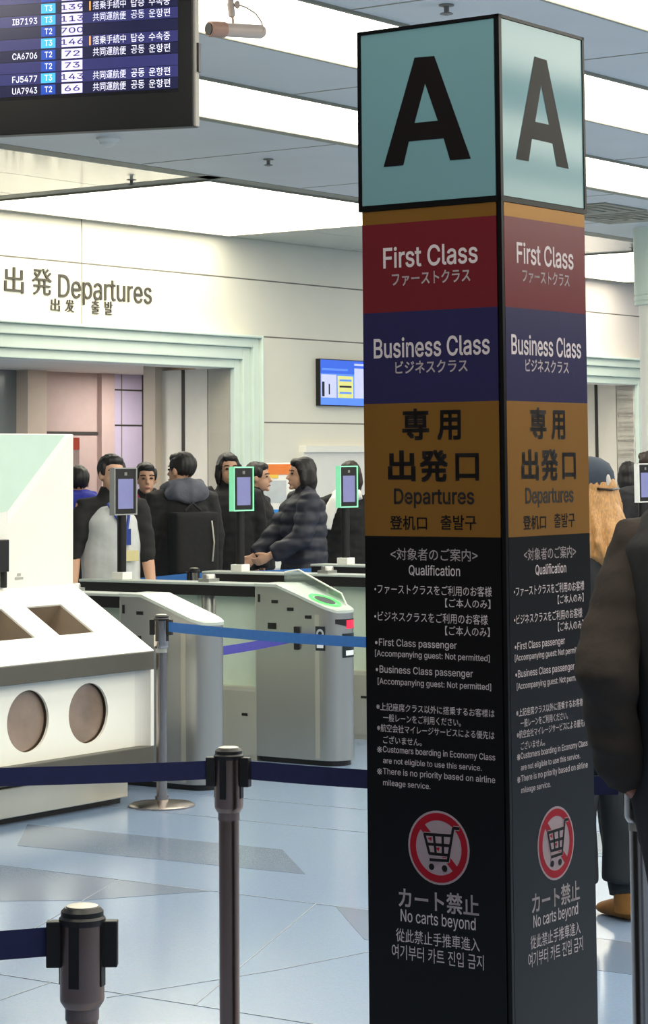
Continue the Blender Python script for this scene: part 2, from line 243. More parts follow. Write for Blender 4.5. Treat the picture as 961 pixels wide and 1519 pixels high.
# letter outlines of the grotesque signs: advance and rings in thousandths
GLY = {" ":[188,[]],".":[188,[[95,-4,83,-3,73,1,63,9,55,18,51,29,50,41,51,53,55,64,63,73,73,81,83,85,95,87,107,85,118,81,128,73,135,64,140,53,141,41,140,29,135,18,128,9,118,1,107,-3]]],"0":[453,[[227,-7,191,-3,158,7,130,24,105,48,85,77,69,113,57,155,50,202,48,254,50,306,57,353,69,395,85,431,106,461,130,484,159,502,191,512,227,516,262,512,295,502,323,484,348,461,368,431,384,395,396,353,403,306,405,254,403,202,396,155,384,113,368,77,348,48,323,24,295,7,263,-3],[227,50,250,52,271,60,290,74,306,92,320,116,330,144,338,176,342,213,344,254,342,295,338,332,330,365,320,393,306,416,290,435,271,449,250,457,227,460,203,457,182,449,163,435,147,416,134,393,123,365,115,332,111,295,109,254,111,213,115,176,123,144,134,116,147,92,163,74,182,60,203,52]]],"1":[453,[[76,0,76,55,391,55,391,0],[276,509,276,0,212,0,212,448,209,448,86,358,86,427,198,509]]],"2":[453,[[64,0,64,47,234,229,282,282,311,327,316,341,319,356,320,371,319,389,315,405,308,419,298,431,287,441,273,449,258,455,241,458,224,460,205,458,188,454,172,447,159,438,148,427,139,413,132,398,128,381,127,362,66,362,68,391,75,418,86,442,102,464,121,482,143,496,168,507,196,513,225,516,254,513,281,507,306,497,328,482,346,465,361,445,372,423,379,398,381,372,380,354,377,336,371,318,363,299,351,280,336,259,267,180,153,60,153,57,389,57,389,0]]],"3":[453,[[218,-7,188,-5,159,1,133,10,108,22,88,38,70,57,57,79,48,104,44,132,109,132,112,115,118,100,126,87,137,76,150,66,165,59,182,54,200,51,219,50,239,51,258,55,275,61,291,69,304,80,315,93,323,108,328,125,329,145,328,163,323,180,316,196,306,211,292,223,275,234,254,241,229,246,201,248,157,248,157,299,288,448,288,452,70,452,70,509,372,509,372,461,211,278,211,289,247,290,279,286,308,276,333,262,354,244,371,222,383,198,391,173,393,145,390,116,383,90,370,66,354,45,333,27,309,12,281,2,251,-5]]],"4":[453,[[40,105,40,158,247,509,311,509,109,166,109,163,413,163,413,105],[282,0,282,121,282,146,282,318,343,318,343,0]]],"5":[453,[[221,-7,192,-5,165,1,140,11,118,25,99,41,83,60,71,82,63,105,60,130,122,130,125,115,130,102,138,89,148,78,160,68,173,60,188,54,204,51,221,50,241,51,259,56,276,64,291,75,304,89,314,104,322,122,326,141,328,162,326,183,321,203,314,221,303,237,290,251,275,262,257,270,238,275,218,277,167,268,152,262,139,255,128,246,67,253,96,509,366,509,366,452,151,452,134,301,136,301,148,311,162,318,178,325,194,330,212,333,229,334,252,332,274,328,294,321,313,311,330,299,345,285,358,269,370,251,379,231,386,210,390,187,391,163,388,132,381,102,369,76,352,52,332,32,309,15,282,3,253,-4]]],"6":[453,[[226,-7,196,-4,168,3,142,15,119,31,100,51,84,74,73,101,66,130,64,162,65,187,71,212,80,239,93,268,112,302,137,340,252,509,322,509,151,261,145,261,165,288,196,307,235,314,265,312,291,305,316,295,337,280,355,262,370,240,380,215,387,187,389,157,387,127,379,98,368,73,352,50,333,30,310,14,284,3,257,-4],[226,48,245,50,263,55,279,63,293,73,304,86,314,101,322,119,326,137,327,157,326,178,322,196,314,213,304,228,293,241,279,251,263,259,245,264,226,265,207,264,190,259,174,252,160,241,148,229,138,214,131,197,126,179,125,158,126,138,131,119,138,102,148,86,160,73,174,63,190,55,207,50]]],"7":[453,[[97,0,323,448,323,452,62,452,62,509,391,509,391,449,165,0]]],"8":[453,[[226,-7,193,-5,163,1,136,11,111,25,91,42,74,62,62,84,54,109,52,135,53,156,58,176,65,195,75,212,87,228,101,241,117,252,134,260,153,265,153,267,129,276,109,289,93,308,80,330,73,354,70,380,73,405,79,429,90,450,106,469,124,485,146,498,170,508,197,514,226,516,255,514,282,508,306,498,328,485,346,469,361,450,373,429,379,405,382,380,379,354,372,330,359,308,343,289,323,276,300,267,300,265,319,260,335,252,351,241,365,228,377,212,387,195,395,176,399,156,401,135,398,109,391,84,378,62,362,42,341,25,317,11,289,1,259,-5],[226,49,248,50,267,54,285,60,300,69,313,79,323,91,331,106,335,121,337,139,335,157,330,173,322,189,312,202,298,213,283,223,265,230,247,234,226,235,206,234,187,230,169,223,154,213,140,202,130,189,122,173,117,157,115,139,117,121,121,106,129,91,139,79,152,69,167,60,185,54,205,50],[226,290,244,291,260,294,274,300,287,308,298,318,307,330,314,344,318,359,319,376,318,392,314,407,308,420,299,432,288,442,275,449,260,455,244,459,226,460,208,459,192,455,177,449,164,442,153,432,145,420,138,407,134,392,133,376,134,359,138,344,145,330,154,318,165,308,178,300,193,294,209,291]]],"9":[453,[[226,516,256,513,285,506,310,494,333,478,352,458,368,434,380,408,387,378,389,347,387,322,382,296,373,270,359,240,340,207,315,168,200,0,130,0,301,248,307,248,287,221,257,202,218,195,188,197,161,203,137,214,116,229,98,247,83,269,72,294,66,321,64,352,66,382,73,411,85,436,101,459,120,479,143,494,168,506,196,513],[226,460,207,459,190,454,174,446,160,435,148,423,138,407,131,390,127,372,125,352,127,331,131,313,138,295,148,280,160,268,174,257,190,250,207,245,226,243,245,245,263,249,279,257,293,267,305,280,314,295,322,312,326,330,327,350,326,371,322,390,314,407,305,422,293,435,279,446,263,454,245,459]]],":":[188,[[95,-4,83,-3,73,1,63,9,55,18,51,29,50,41,51,53,55,64,63,73,73,81,83,85,95,87,107,85,118,81,128,73,135,64,140,53,141,41,140,29,135,18,128,9,118,1,107,-3],[95,271,83,272,73,277,63,284,55,294,51,304,50,316,51,328,55,339,63,349,73,356,83,360,95,362,107,360,118,356,128,349,135,339,140,328,141,316,140,304,135,294,128,284,118,277,107,272]]],"A":[480,[[16,0,201,509,276,509,463,0,395,0,287,302,264,372,232,478,245,478,213,371,191,302,85,0],[110,142,110,199,370,199,370,142]]],"B":[456,[[60,0,60,509,241,509,274,507,304,501,329,491,350,477,367,461,381,442,390,421,396,398,398,374,397,353,393,336,387,320,378,307,368,295,356,286,315,267,315,262,331,260,347,254,363,245,378,234,391,220,402,203,411,184,416,161,418,136,416,111,410,88,400,67,386,48,368,31,344,18,317,8,284,2,247,0],[125,57,245,57,281,60,309,67,330,80,344,96,353,115,355,137,354,153,350,169,342,184,333,197,320,209,306,218,289,225,269,229,248,231,125,231],[125,285,238,285,256,287,273,290,288,296,302,304,314,314,323,326,330,340,335,355,336,372,333,393,326,412,313,429,294,442,270,449,240,452,125,452]]],"C":[510,[[267,-7,225,-3,186,7,150,25,119,49,92,79,70,115,53,157,44,203,40,254,44,305,53,352,70,393,92,429,119,459,150,484,186,501,225,512,267,516,293,514,317,511,340,504,362,496,383,485,402,471,419,456,435,438,448,418,459,397,467,373,473,348,408,348,404,365,397,380,389,395,357,428,315,449,267,456,237,453,209,445,184,432,161,414,141,391,125,364,113,332,106,295,103,254,106,213,113,177,125,145,141,117,161,94,184,76,210,63,237,56,267,53,315,60,357,81,389,114,408,160,473,160,467,135,459,112,448,91,435,71,420,53,402,38,383,24,363,13,341,5,317,-2,293,-6]]],"D":[502,[[219,0,96,0,96,57,215,57,254,60,288,68,318,81,343,99,363,122,379,149,390,181,397,216,399,255,397,294,390,329,379,361,364,388,344,410,320,428,291,441,258,449,221,452,93,452,93,509,225,509,273,505,315,495,353,478,385,455,412,426,433,391,449,351,458,306,462,255,458,205,449,159,433,119,411,83,384,54,351,31,312,14,268,3],[125,509,125,0,60,0,60,509]]],"E":[419,[[60,0,60,509,372,509,372,452,125,452,125,286,355,286,355,229,125,229,125,57,375,57,375,0]]],"F":[410,[[60,0,60,509,369,509,369,452,125,452,125,278,346,278,346,221,125,221,125,0]]],"I":[300,[[31,0,31,57,118,57,118,452,31,452,31,509,269,509,269,452,183,452,183,57,269,57,269,0]]],"J":[396,[[185,-7,143,-2,106,11,75,33,52,63,38,100,33,145,33,173,98,173,98,145,100,117,108,93,122,74,139,61,160,53,185,50,209,53,230,61,248,74,261,93,269,117,272,145,272,509,336,509,336,145,332,100,318,63,294,33,263,11,227,-2]]],"N":[523,[[60,0,60,509,136,509,343,183,363,151,388,107,414,55,405,54,401,108,399,157,399,195,399,509,463,509,463,0,387,0,202,290,177,331,148,381,108,452,119,454,122,384,124,328,125,291,125,0]]],"Q":[533,[[245,159,313,159,369,85,384,65,468,-48,401,-48,346,27,331,46],[267,-7,225,-3,186,7,150,25,119,49,92,79,70,115,53,157,44,203,40,254,44,305,53,352,70,393,92,429,119,459,150,484,186,501,225,512,267,516,309,512,348,501,384,484,415,459,442,429,464,393,480,352,490,305,493,254,490,203,480,157,464,115,442,79,415,49,384,25,348,7,309,-3],[267,53,296,55,324,63,349,76,372,94,392,116,408,144,420,176,428,213,430,254,428,295,420,332,408,365,392,392,372,415,349,433,324,446,296,453,267,456,237,453,210,445,184,433,161,415,142,392,125,364,113,332,106,295,103,254,106,213,113,176,125,144,142,117,161,94,184,76,210,63,237,55]]],"T":[449,[[32,452,32,509,417,509,417,452,257,452,257,0,193,0,193,452]]],"U":[517,[[259,-8,220,-6,186,2,154,15,126,33,103,55,85,80,71,108,63,140,60,173,60,509,124,509,124,178,126,155,132,133,141,113,153,95,169,80,187,68,208,59,232,53,259,52,285,53,309,59,331,68,349,80,364,95,377,113,385,133,391,155,393,178,393,509,457,509,457,173,454,140,446,108,433,80,414,55,391,33,363,15,332,2,297,-6]]],"[":[273,[[101,-96,101,539,236,539,236,487,160,487,160,-44,236,-44,236,-96]]],"]":[273,[[37,-96,37,-44,113,-44,113,487,37,487,37,539,172,539,172,-96]]],"a":[389,[[160,-9,137,-7,115,-3,94,5,76,15,60,29,48,45,38,63,32,84,30,108,32,128,36,146,43,161,53,174,64,184,78,193,125,211,178,220,234,227,265,235,271,240,274,246,276,255,276,257,275,272,272,285,267,297,260,307,251,315,240,322,227,327,212,330,196,331,178,330,163,327,149,322,118,301,100,274,41,291,51,313,64,331,79,346,95,358,114,368,133,375,153,380,173,383,194,384,239,379,286,360,300,350,312,336,322,320,330,301,335,278,337,251,337,0,277,0,277,52,272,52,252,25,215,1,199,-4,181,-7],[170,45,192,47,211,51,228,59,242,68,254,80,263,93,270,108,274,122,276,138,276,190,259,182,231,176,200,171,175,168,134,159,122,153,112,147,103,139,97,130,93,118,92,105,93,93,96,82,102,72,109,64,119,57,130,52]]],"b":[424,[[229,-8,208,-7,189,-3,172,4,138,31,118,59,112,59,112,0,53,0,53,509,114,509,114,319,118,319,137,346,171,373,188,379,207,383,229,384,259,382,287,374,313,361,335,342,354,320,370,293,381,261,388,227,390,189,388,151,381,116,370,84,355,57,336,34,313,16,288,3,260,-6],[220,47,242,49,262,55,279,66,294,80,306,97,316,117,323,139,327,163,328,189,327,215,323,239,316,261,307,281,295,298,280,311,262,322,243,328,220,330,198,328,178,322,161,312,147,299,134,282,125,263,118,241,114,216,113,189,114,162,118,138,125,115,135,95,147,78,162,65,179,55,198,49]]],"c":[396,[[207,-8,174,-5,144,3,117,16,93,35,72,58,56,85,44,116,37,150,34,187,37,225,44,260,56,291,72,318,93,341,117,360,144,374,174,382,207,384,260,377,305,356,340,322,362,277,303,262,290,289,270,311,242,325,207,330,184,328,163,321,145,310,130,296,118,278,108,258,102,236,98,212,96,187,98,163,102,139,108,117,118,97,130,80,145,66,163,55,184,49,207,46,243,52,271,66,292,89,304,117,363,102,357,86,350,70,341,56,306,21,261,-1]]],"d":[424,[[195,-8,165,-6,137,3,111,16,89,34,70,57,55,84,43,116,36,151,34,189,36,227,43,261,55,293,70,320,89,342,112,361,137,374,165,382,196,384,218,383,237,379,253,373,287,346,306,319,311,319,311,509,372,509,372,0,313,0,313,59,307,59,287,31,252,4,236,-3,217,-7],[205,47,226,49,246,55,263,65,278,78,290,95,299,115,306,138,310,162,312,189,310,216,306,241,300,263,290,282,278,299,263,312,246,322,227,328,205,330,182,328,162,322,145,311,130,298,118,281,108,261,102,239,98,215,96,189,98,163,102,139,109,117,118,97,130,80,145,66,162,55,182,49]]],"e":[404,[[212,-8,177,-5,145,3,117,16,92,35,72,58,56,85,44,116,37,150,34,187,36,224,44,258,55,290,71,317,91,340,115,359,142,373,172,382,205,384,226,383,246,380,266,374,285,366,303,355,319,341,334,324,347,305,357,282,365,256,370,227,371,194,371,169,75,169,75,221,338,221,310,202,308,226,304,248,298,269,288,286,277,301,263,314,246,323,227,328,205,330,183,328,164,323,146,313,131,301,119,286,109,270,102,251,97,231,96,211,96,178,98,151,102,127,110,106,121,88,135,73,151,61,169,53,190,48,212,46,254,53,285,73,306,105,365,91,358,72,348,55,335,39,320,26,302,14,283,4,261,-3,237,-7]]],"f":[254,[[228,379,228,327,6,327,6,379],[81,0,81,432,82,452,87,470,96,486,107,499,120,510,135,519,152,525,169,529,187,530,222,527,243,521,227,468,215,472,195,474,178,472,164,468,154,460,147,449,143,435,142,419,142,0]]],"g":[425,[[207,-151,180,-149,156,-146,134,-140,114,-132,97,-122,82,-110,70,-97,59,-84,51,-69,101,-41,122,-66,154,-88,169,-93,187,-96,207,-97,236,-95,261,-87,282,-75,298,-58,308,-34,311,-6,311,68,306,68,287,41,252,16,236,10,217,6,195,5,165,7,138,14,113,27,90,43,71,65,55,90,43,120,36,154,34,191,36,229,43,263,55,293,71,320,90,342,112,361,138,374,166,382,196,384,218,383,237,379,253,373,288,346,308,319,313,319,313,379,372,379,372,-9,370,-40,363,-67,350,-90,334,-109,314,-124,291,-136,265,-144,237,-149],[205,59,227,61,246,66,264,75,278,87,290,103,300,121,307,142,311,166,312,193,311,219,307,242,300,264,291,283,279,299,264,312,247,322,227,328,205,330,182,328,163,322,145,312,130,298,118,282,109,262,102,241,98,218,96,193,98,167,102,144,109,123,118,104,131,88,145,76,163,66,183,61]]],"h":[410,[[114,227,114,0,53,0,53,509,114,509,114,287,102,287,116,319,132,344,152,362,175,374,200,382,227,384,252,383,275,377,295,369,313,356,328,340,341,321,350,298,355,271,357,240,357,0,296,0,296,235,293,263,286,286,273,304,256,318,235,326,210,329,192,328,176,324,161,317,147,308,136,297,126,283,119,266,115,248]]],"i":[167,[[53,0,53,379,114,379,114,0],[84,443,73,444,63,448,54,455,47,463,43,472,41,483,43,494,47,504,54,512,63,518,73,522,84,524,95,522,105,518,114,512,121,504,125,494,126,483,125,472,121,463,114,455,105,448,95,444]]],"l":[189,[[139,-2,112,0,91,8,74,20,62,37,55,59,53,84,53,509,114,509,114,99,114,83,117,71,120,62,126,57,135,53,146,52,160,53,170,54,181,3,162,-1]]],"m":[610,[[53,0,53,379,112,379,112,295,108,295,114,314,122,331,132,346,144,358,158,368,172,376,187,382,203,385,219,386,245,383,268,375,287,361,303,342,314,320,321,295,312,295,318,312,326,329,337,343,350,356,364,366,381,375,398,381,417,385,437,386,458,385,478,380,497,372,514,361,529,346,541,328,550,307,555,283,557,255,557,0,496,0,496,254,493,279,485,298,473,313,456,323,438,329,419,330,402,329,387,326,374,320,363,312,353,302,345,290,340,277,336,263,335,247,335,0,274,0,274,260,272,280,265,297,253,311,238,322,220,328,199,330,185,329,171,326,158,320,145,312,135,302,126,289,119,274,115,257,114,238,114,0]]],"n":[410,[[114,227,114,0,53,0,53,379,112,379,112,287,102,287,116,319,132,344,152,362,175,374,200,382,227,384,252,383,275,377,295,369,313,356,328,340,341,321,350,298,355,271,357,240,357,0,296,0,296,235,293,263,286,286,273,304,256,318,235,326,210,329,192,328,176,324,161,317,147,308,136,297,126,283,119,266,115,248]]],"o":[415,[[207,-8,174,-5,144,3,117,16,93,35,72,58,56,85,44,116,37,150,34,187,37,225,44,260,56,291,72,318,93,341,117,360,144,374,174,382,207,384,241,382,271,374,299,360,323,341,343,318,359,291,371,260,379,225,381,187,379,150,371,116,359,85,343,58,323,35,299,16,271,3,241,-5],[207,46,231,49,252,55,270,66,285,80,298,97,307,117,314,139,318,163,319,187,318,212,314,236,307,258,298,278,285,296,270,310,252,321,231,328,207,330,184,328,163,321,145,310,130,296,118,278,108,258,102,236,98,212,96,187,98,163,102,139,108,117,118,97,130,80,145,66,163,55,184,49]]],"p":[424,[[53,-143,53,379,112,379,112,319,118,319,137,346,171,373,188,379,207,383,229,384,259,382,287,374,313,361,335,342,354,320,370,293,381,261,388,227,390,189,388,151,381,116,370,84,355,57,336,34,313,16,288,3,260,-6,229,-8,208,-7,189,-3,173,4,138,31,118,59,114,59,114,-143],[220,47,242,49,262,55,279,66,294,80,306,97,316,117,323,139,327,163,328,189,327,215,323,239,316,261,307,281,295,298,280,311,262,322,243,328,220,330,198,328,178,322,161,312,147,299,134,282,125,263,118,241,114,216,113,189,114,162,118,138,125,115,135,95,147,78,162,65,179,55,198,49]]],"r":[259,[[53,0,53,379,112,379,112,321,115,321,124,339,137,354,152,367,171,377,191,383,213,385,229,384,243,384,243,322,230,324,207,326,190,324,174,321,159,315,146,306,135,296,126,284,119,269,115,254,114,237,114,0]]],"s":[365,[[182,-8,157,-7,133,-3,112,3,93,12,76,24,62,38,50,54,41,73,36,94,94,107,101,87,111,72,124,60,141,52,160,47,181,45,206,47,227,53,244,62,258,74,265,88,268,103,266,115,262,126,254,136,243,144,229,150,212,155,149,170,118,180,92,192,72,208,58,227,50,249,47,274,49,295,55,314,65,332,79,347,95,360,115,370,137,378,161,383,187,384,212,383,234,379,254,372,271,363,286,352,299,339,309,324,318,308,324,290,268,277,262,291,254,304,243,316,228,325,210,331,187,333,166,331,147,326,131,317,119,305,111,292,109,277,110,264,115,253,124,243,136,235,152,229,172,223,229,209,261,200,287,187,306,171,320,153,328,131,331,107,329,85,323,65,312,47,298,31,281,18,260,6,236,-2,210,-7]]],"t":[227,[[204,379,204,327,6,327,6,379],[65,471,126,471,126,98,127,83,130,70,136,61,144,55,156,51,170,50,185,51,202,54,213,2,192,-3,168,-4,138,-1,113,7,92,21,77,41,68,64,65,93]]],"u":[410,[[182,-5,158,-3,135,2,115,11,97,23,82,39,69,59,60,82,54,109,53,139,53,379,114,379,114,144,116,117,124,94,137,75,154,61,175,53,200,50,218,51,234,55,249,62,263,71,274,83,283,97,290,113,295,132,296,153,296,379,357,379,357,0,298,0,298,92,307,92,294,60,277,35,257,17,234,5,209,-3]]],"v":[389,[[163,0,17,379,84,379,165,155,187,87,206,21,184,21,203,87,224,155,305,379,371,379,226,0]]],"y":[389,[[47,-139,61,-86,71,-87,104,-89,113,-86,122,-81,130,-74,138,-64,145,-51,151,-36,163,-1,17,379,84,379,165,155,187,87,206,21,184,21,202,87,224,155,305,379,371,379,204,-58,177,-107,165,-119,153,-128,139,-136,125,-141,109,-144,91,-145,65,-143]]],"•":[389,[[194,93,175,94,156,99,139,107,124,118,111,131,100,147,92,164,87,182,85,202,87,221,92,240,100,257,111,272,124,285,139,296,156,305,175,309,194,311,214,309,232,305,249,296,265,285,278,272,289,257,297,240,302,221,304,202,302,182,297,164,289,147,278,131,265,118,249,107,232,99,214,94]]]}
_tc = {}
_gc = {}
def glyph(c, bold):
    if (c, bold) in _gc: return _gc[(c, bold)]
    rings = []
    for rg in GLY[c][1]:
        P = []
        for i in range(len(rg)//2):
            p = Vector((rg[2*i]/1000, rg[2*i+1]/1000))
            if not P or (p-P[-1]).length > .0065: P.append(p)
        if (P[0]-P[-1]).length < .0065: P.pop()
        m_ = len(P); Q = []
        for i in range(m_):
            d0 = (P[i]-P[i-1]).normalized(); d1 = (P[(i+1) % m_]-P[i]).normalized(); nn = Vector((-d0.y-d1.y, d0.x+d1.x))
            Q.append(P[i]+nn*(2/max(nn.length_squared, 1.2))*bold)
        rings.append((sum(P[i-1].x*P[i].y-P[i].x*P[i-1].y for i in range(m_))/2, [tuple(q) for q in Q]))
    vs, fs = [], []
    def inside(p, r):
        k = False
        for i in range(len(r)):
            (x0, y0), (x1, y1) = r[i-1], r[i]
            if (y0 > p[1]) != (y1 > p[1]) and p[0] < (x1-x0)*(p[1]-y0)/(y1-y0)+x0: k = not k
        return k
    if rings:
        sg = max(rings, key=lambda r: abs(r[0]))[0]
        holes = [r[1] for r in rings if r[0]*sg < 0]
        for ar, r in rings:
            if ar*sg < 0: continue
            me = plate(r, [h for h in holes if inside(h[0], r)], 0); o_ = len(vs)
            vs += [(v.co.x, v.co.y) for v in me.vertices]; fs += [tuple(i+o_ for i in p.vertices) for p in me.polygons]; bpy.data.meshes.remove(me)
    _gc[(c, bold)] = (vs, fs); return vs, fs
def text2d(s, bold=0.0):
    """(verts2d, faces) of a text normalised to its bounding box 0..1"""
    k = (s, bold)
    if k in _tc: return _tc[k]
    if all(c in GLY for c in s):
        av, af, x = [], [], 0
        for c in s:
            gv, gf = glyph(c, bold); o_ = len(av)
            av += [(p[0]+x, p[1]) for p in gv]; af += [tuple(i+o_ for i in f) for f in gf]; x += GLY[c][0]/1000
    else:
        cu = bpy.data.curves.new('txt', 'FONT'); cu.body = s; cu.resolution_u = 3; cu.fill_mode = 'FRONT'
        o = bpy.data.objects.new('txt', cu); COL.objects.link(o); me = eval_mesh(o)
        av = [(v.co.x, v.co.y) for v in me.vertices]; af = [tuple(p.vertices) for p in me.polygons]
    vs, fs = av, af
    x0, x1 = min(v[0] for v in vs), max(v[0] for v in vs); y0, y1 = min(v[1] for v in vs), max(v[1] for v in vs)
    r = ([((x-x0)/(x1-x0), (y-y0)/(y1-y0)) for x, y in vs], fs, (x1-x0)/(y1-y0)); _tc[k] = r
    return r
def put_text(mb, s, fn, t0, t1, z0, z1, bold=0.0, mi=0):
    vs, fs, asp = text2d(s, bold)
    sh = [(0, 0)]
    if bold >= .012 and not all(c in GLY for c in s): d = bold*.5/asp; e = bold*.5; sh = [(-d, -e), (d, -e), (-d, e), (d, e)]   # heavier strokes
    for dx, dy in sh: mb.add([fn(t0+(t1-t0)*(dx+x*(1-2*abs(dx))+abs(dx)), z0+(z1-z0)*(dy+y*(1-2*abs(dy))+abs(dy))) for x, y in vs], fs, mi)
class Flat(MB):
    """open flat graphics: no normal recalculation needed"""
def solidify_flat(name, mb, mats, parent):
    return mb.build(name, mats, parent)
# ------------------------------------------------------------ floor
def floor_material():
    m = bpy.data.materials.new('terrazzo'); m.use_nodes = True; nt = m.node_tree; N, L = nt.nodes, nt.links; b = N['Principled BSDF']
    tc = N.new('ShaderNodeTexCoord')
    vo = N.new('ShaderNodeTexVoronoi'); vo.inputs['Scale'].default_value = 160; L.new(tc.outputs['Object'], vo.inputs['Vector'])
    nz = N.new('ShaderNodeTexNoise'); nz.inputs['Scale'].default_value = .35; L.new(tc.outputs['Object'], nz.inputs['Vector'])
    mx = N.new('ShaderNodeMix'); mx.data_type = 'RGBA'; L.new(nz.outputs['Fac'], mx.inputs[0])
    mx.inputs[6].default_value = lin((124, 149, 184))+(1,); mx.inputs[7].default_value = lin((146, 165, 192))+(1,)
    m2 = N.new('ShaderNodeMix'); m2.data_type = 'RGBA'; m2.blend_type = 'MULTIPLY'; m2.inputs[0].default_value = .12
    L.new(mx.outputs[2], m2.inputs[6]); L.new(vo.outputs['Color'], m2.inputs[7]); L.new(m2.outputs[2], b.inputs['Base Color'])
    b.inputs['Roughness'].default_value = .16; b.inputs['Specular IOR Level'].default_value = .6
    n2 = N.new('ShaderNodeTexNoise'); n2.inputs['Scale'].default_value = 3; L.new(tc.outputs['Object'], n2.inputs['Vector'])
    bp = N.new('ShaderNodeBump'); bp.inputs['Strength'].default_value = .02; L.new(n2.outputs['Fac'], bp.inputs['Height']); L.new(bp.outputs[0], b.inputs['Normal'])
    return m
M['floor'] = floor_material()
mk('inlay', (112, 128, 152), .16, var=.06, scale=200, spec=.6)
mb = MB()
mb.box(-8, 30, -14, 17.5, -.1, 0, 0)
def strip(pts): mb.prism([(a, b, 0.0) for a, b in pts], (0, 0, .0012), 1)
strip([(8.05, 7.46), (8.55, 7.86), (8.6, 6.4), (8.14, 5.94)])
strip([(6.97, 9.4), (7.56, 9.4), (7.62, 6.02), (7.2, 6.3), (6.97, 6.6)])
strip([(9.25, 6.2), (9.75, 6.6), (9.75, 3.2), (9.25, 2.8)])
strip([(7.62, 5.42), (7.62, 3.6), (7.15, 3.3), (7.15, 4.96)])
strip([(5.2, 2.4), (5.7, 2.8), (5.7, -1), (5.2, -1.4)])
def joint(a0, b0, a1, b1, wd=.0022):
    d = Vector((a1-a0, b1-b0, 0)); n = Vector((-d.y, d.x, 0)).normalized()*wd
    p = [Vector((a0, b0, 0))+n, Vector((a1, b1, 0))+n, Vector((a1, b1, 0))-n, Vector((a0, b0, 0))-n]
    mb.prism(p, (0, 0, .0016), 2)
for a in (4.95, 6.0, 7.0+.62, 8.6+.6, 9.8): joint(a, 9, a, -6)
for i, b in enumerate((8.7, 7.4, 6.4, 5.41, 4.3, 3.1, 1.9)): joint(3.9, b-.3, 6.0, b, .0022); joint(6.0, b-.6, 7.62, b+.1, .0022)
joint(5.93, 5.11, 6.56, 4.91); joint(6.56, 4.91, 7.1, 4.8)
o = mb.build('floor', ['floor', 'inlay', 'floor_joint']); o.rotation_euler.z = RZ; structure(o)
# ------------------------------------------------------------ ceiling
mb = MB()
mb.box(-8, 30, -14, BW, ZC, ZC+.15, 0)
# pale glossy unlit bays of the wide row
for a0, a1 in ((5.8, 9.5), (9.58, 13.44), (17.12, 20.93)):
    bs = [10.78, 11.64, 12.5, 13.33]
    for b0, b1 in zip(bs, bs[1:]):
        n = 2
        for k in range(n):
            x0, x1 = a0+(a1-a0)*k/n, a0+(a1-a0)*(k+1)/n
            mb.box(x0+.006, x1-.006, b0+.006, b1-.006, ZC-.004, ZC+.01, 1)
# dark slots that frame the luminous rows
for a0, a1, b0, b1 in ((13.46, 13.64, 10.64, 13.34), (20.86, 20.95, 10.64, 13.34), (-2, 25, 10.62, 10.77), (9, 25, 8.83, 8.95), (-2, 29, 13.28, 13.36)):
    mb.box(a0, a1, b0, b1, ZC-.003, ZC+.01, 2)
# joints across the grey beams
for k in range(12):
    a = 8.93+1.87*(k-2)
    for b0, b1 in ((5.39, 6.22), (7.1, 7.92), (8.96, 10.6)): mb.box(a-.007, a+.007, b0, b1, ZC-.002, ZC+.01, 2)
o = mb.build('ceiling', ['ceiling', 'ceiling_gloss', 'slot']); o.rotation_euler.z = RZ; structure(o)
def lamp_row(a0, a1, b0, b1, label, seams, bsplit=None):
    m = MB()
    cuts = [a0]+[s for s in seams if a0+.1 < s < a1-.1]+[a1]
    bc = [b0]+(bsplit or [])+[b1]
    for x0, x1 in zip(cuts, cuts[1:]):
        for y0, y1 in zip(bc, bc[1:]):
            m.box(x0+.006-a0, x1-.006-a0, y0+.006-b0, y1-.006-b0, -.012, .004, 0)
    t = thing('ceiling_light', label, 'ceiling light', W(a0, b0, ZC), RZ, 'luminous ceiling panels')
    m.build('diffuser', 'lamp', t)
    f = MB()
    for (x0, x1, y0, y1) in ((-.02, 0, -.02, b1-b0+.02), (a1-a0, a1-a0+.02, -.02, b1-b0+.02), (0, a1-a0, -.02, 0), (0, a1-a0, b1-b0, b1-b0+.02)):
        f.box(x0, x1, y0, y1, -.016, .004)
    f.build('trim_frame', 'slot', t)
SE = [8.93+1.87*k for k in range(-8, 10)]
lamp_row(13.66, 17.06, 10.8, 13.26, 'wide white luminous ceiling bay above the Departures wall, left of the pillar', [15.36], [11.64, 12.5])
lamp_row(20.97, 24.4, 10.8, 13.2, 'bright ceiling bay low at right edge beside the round white column', [22.7], [12])
lamp_row(4.6, 26, 7.95, 8.81, 'luminous ceiling strip nearest the wall, just below the security camera', SE)
lamp_row(4.6, 26, 6.24, 7.08, 'luminous ceiling strip behind the security camera and the A cube', SE)
lamp_row(4.6, 26, 4.52, 5.36, 'luminous ceiling strip at top right corner of the photo', SE)
for b0 in (2.8, 1.1, -.6, -2.3, -4.0):
    lamp_row(1.7, 26, b0, b0+.85, 'luminous ceiling strip out of view to the right of the pillar', SE)
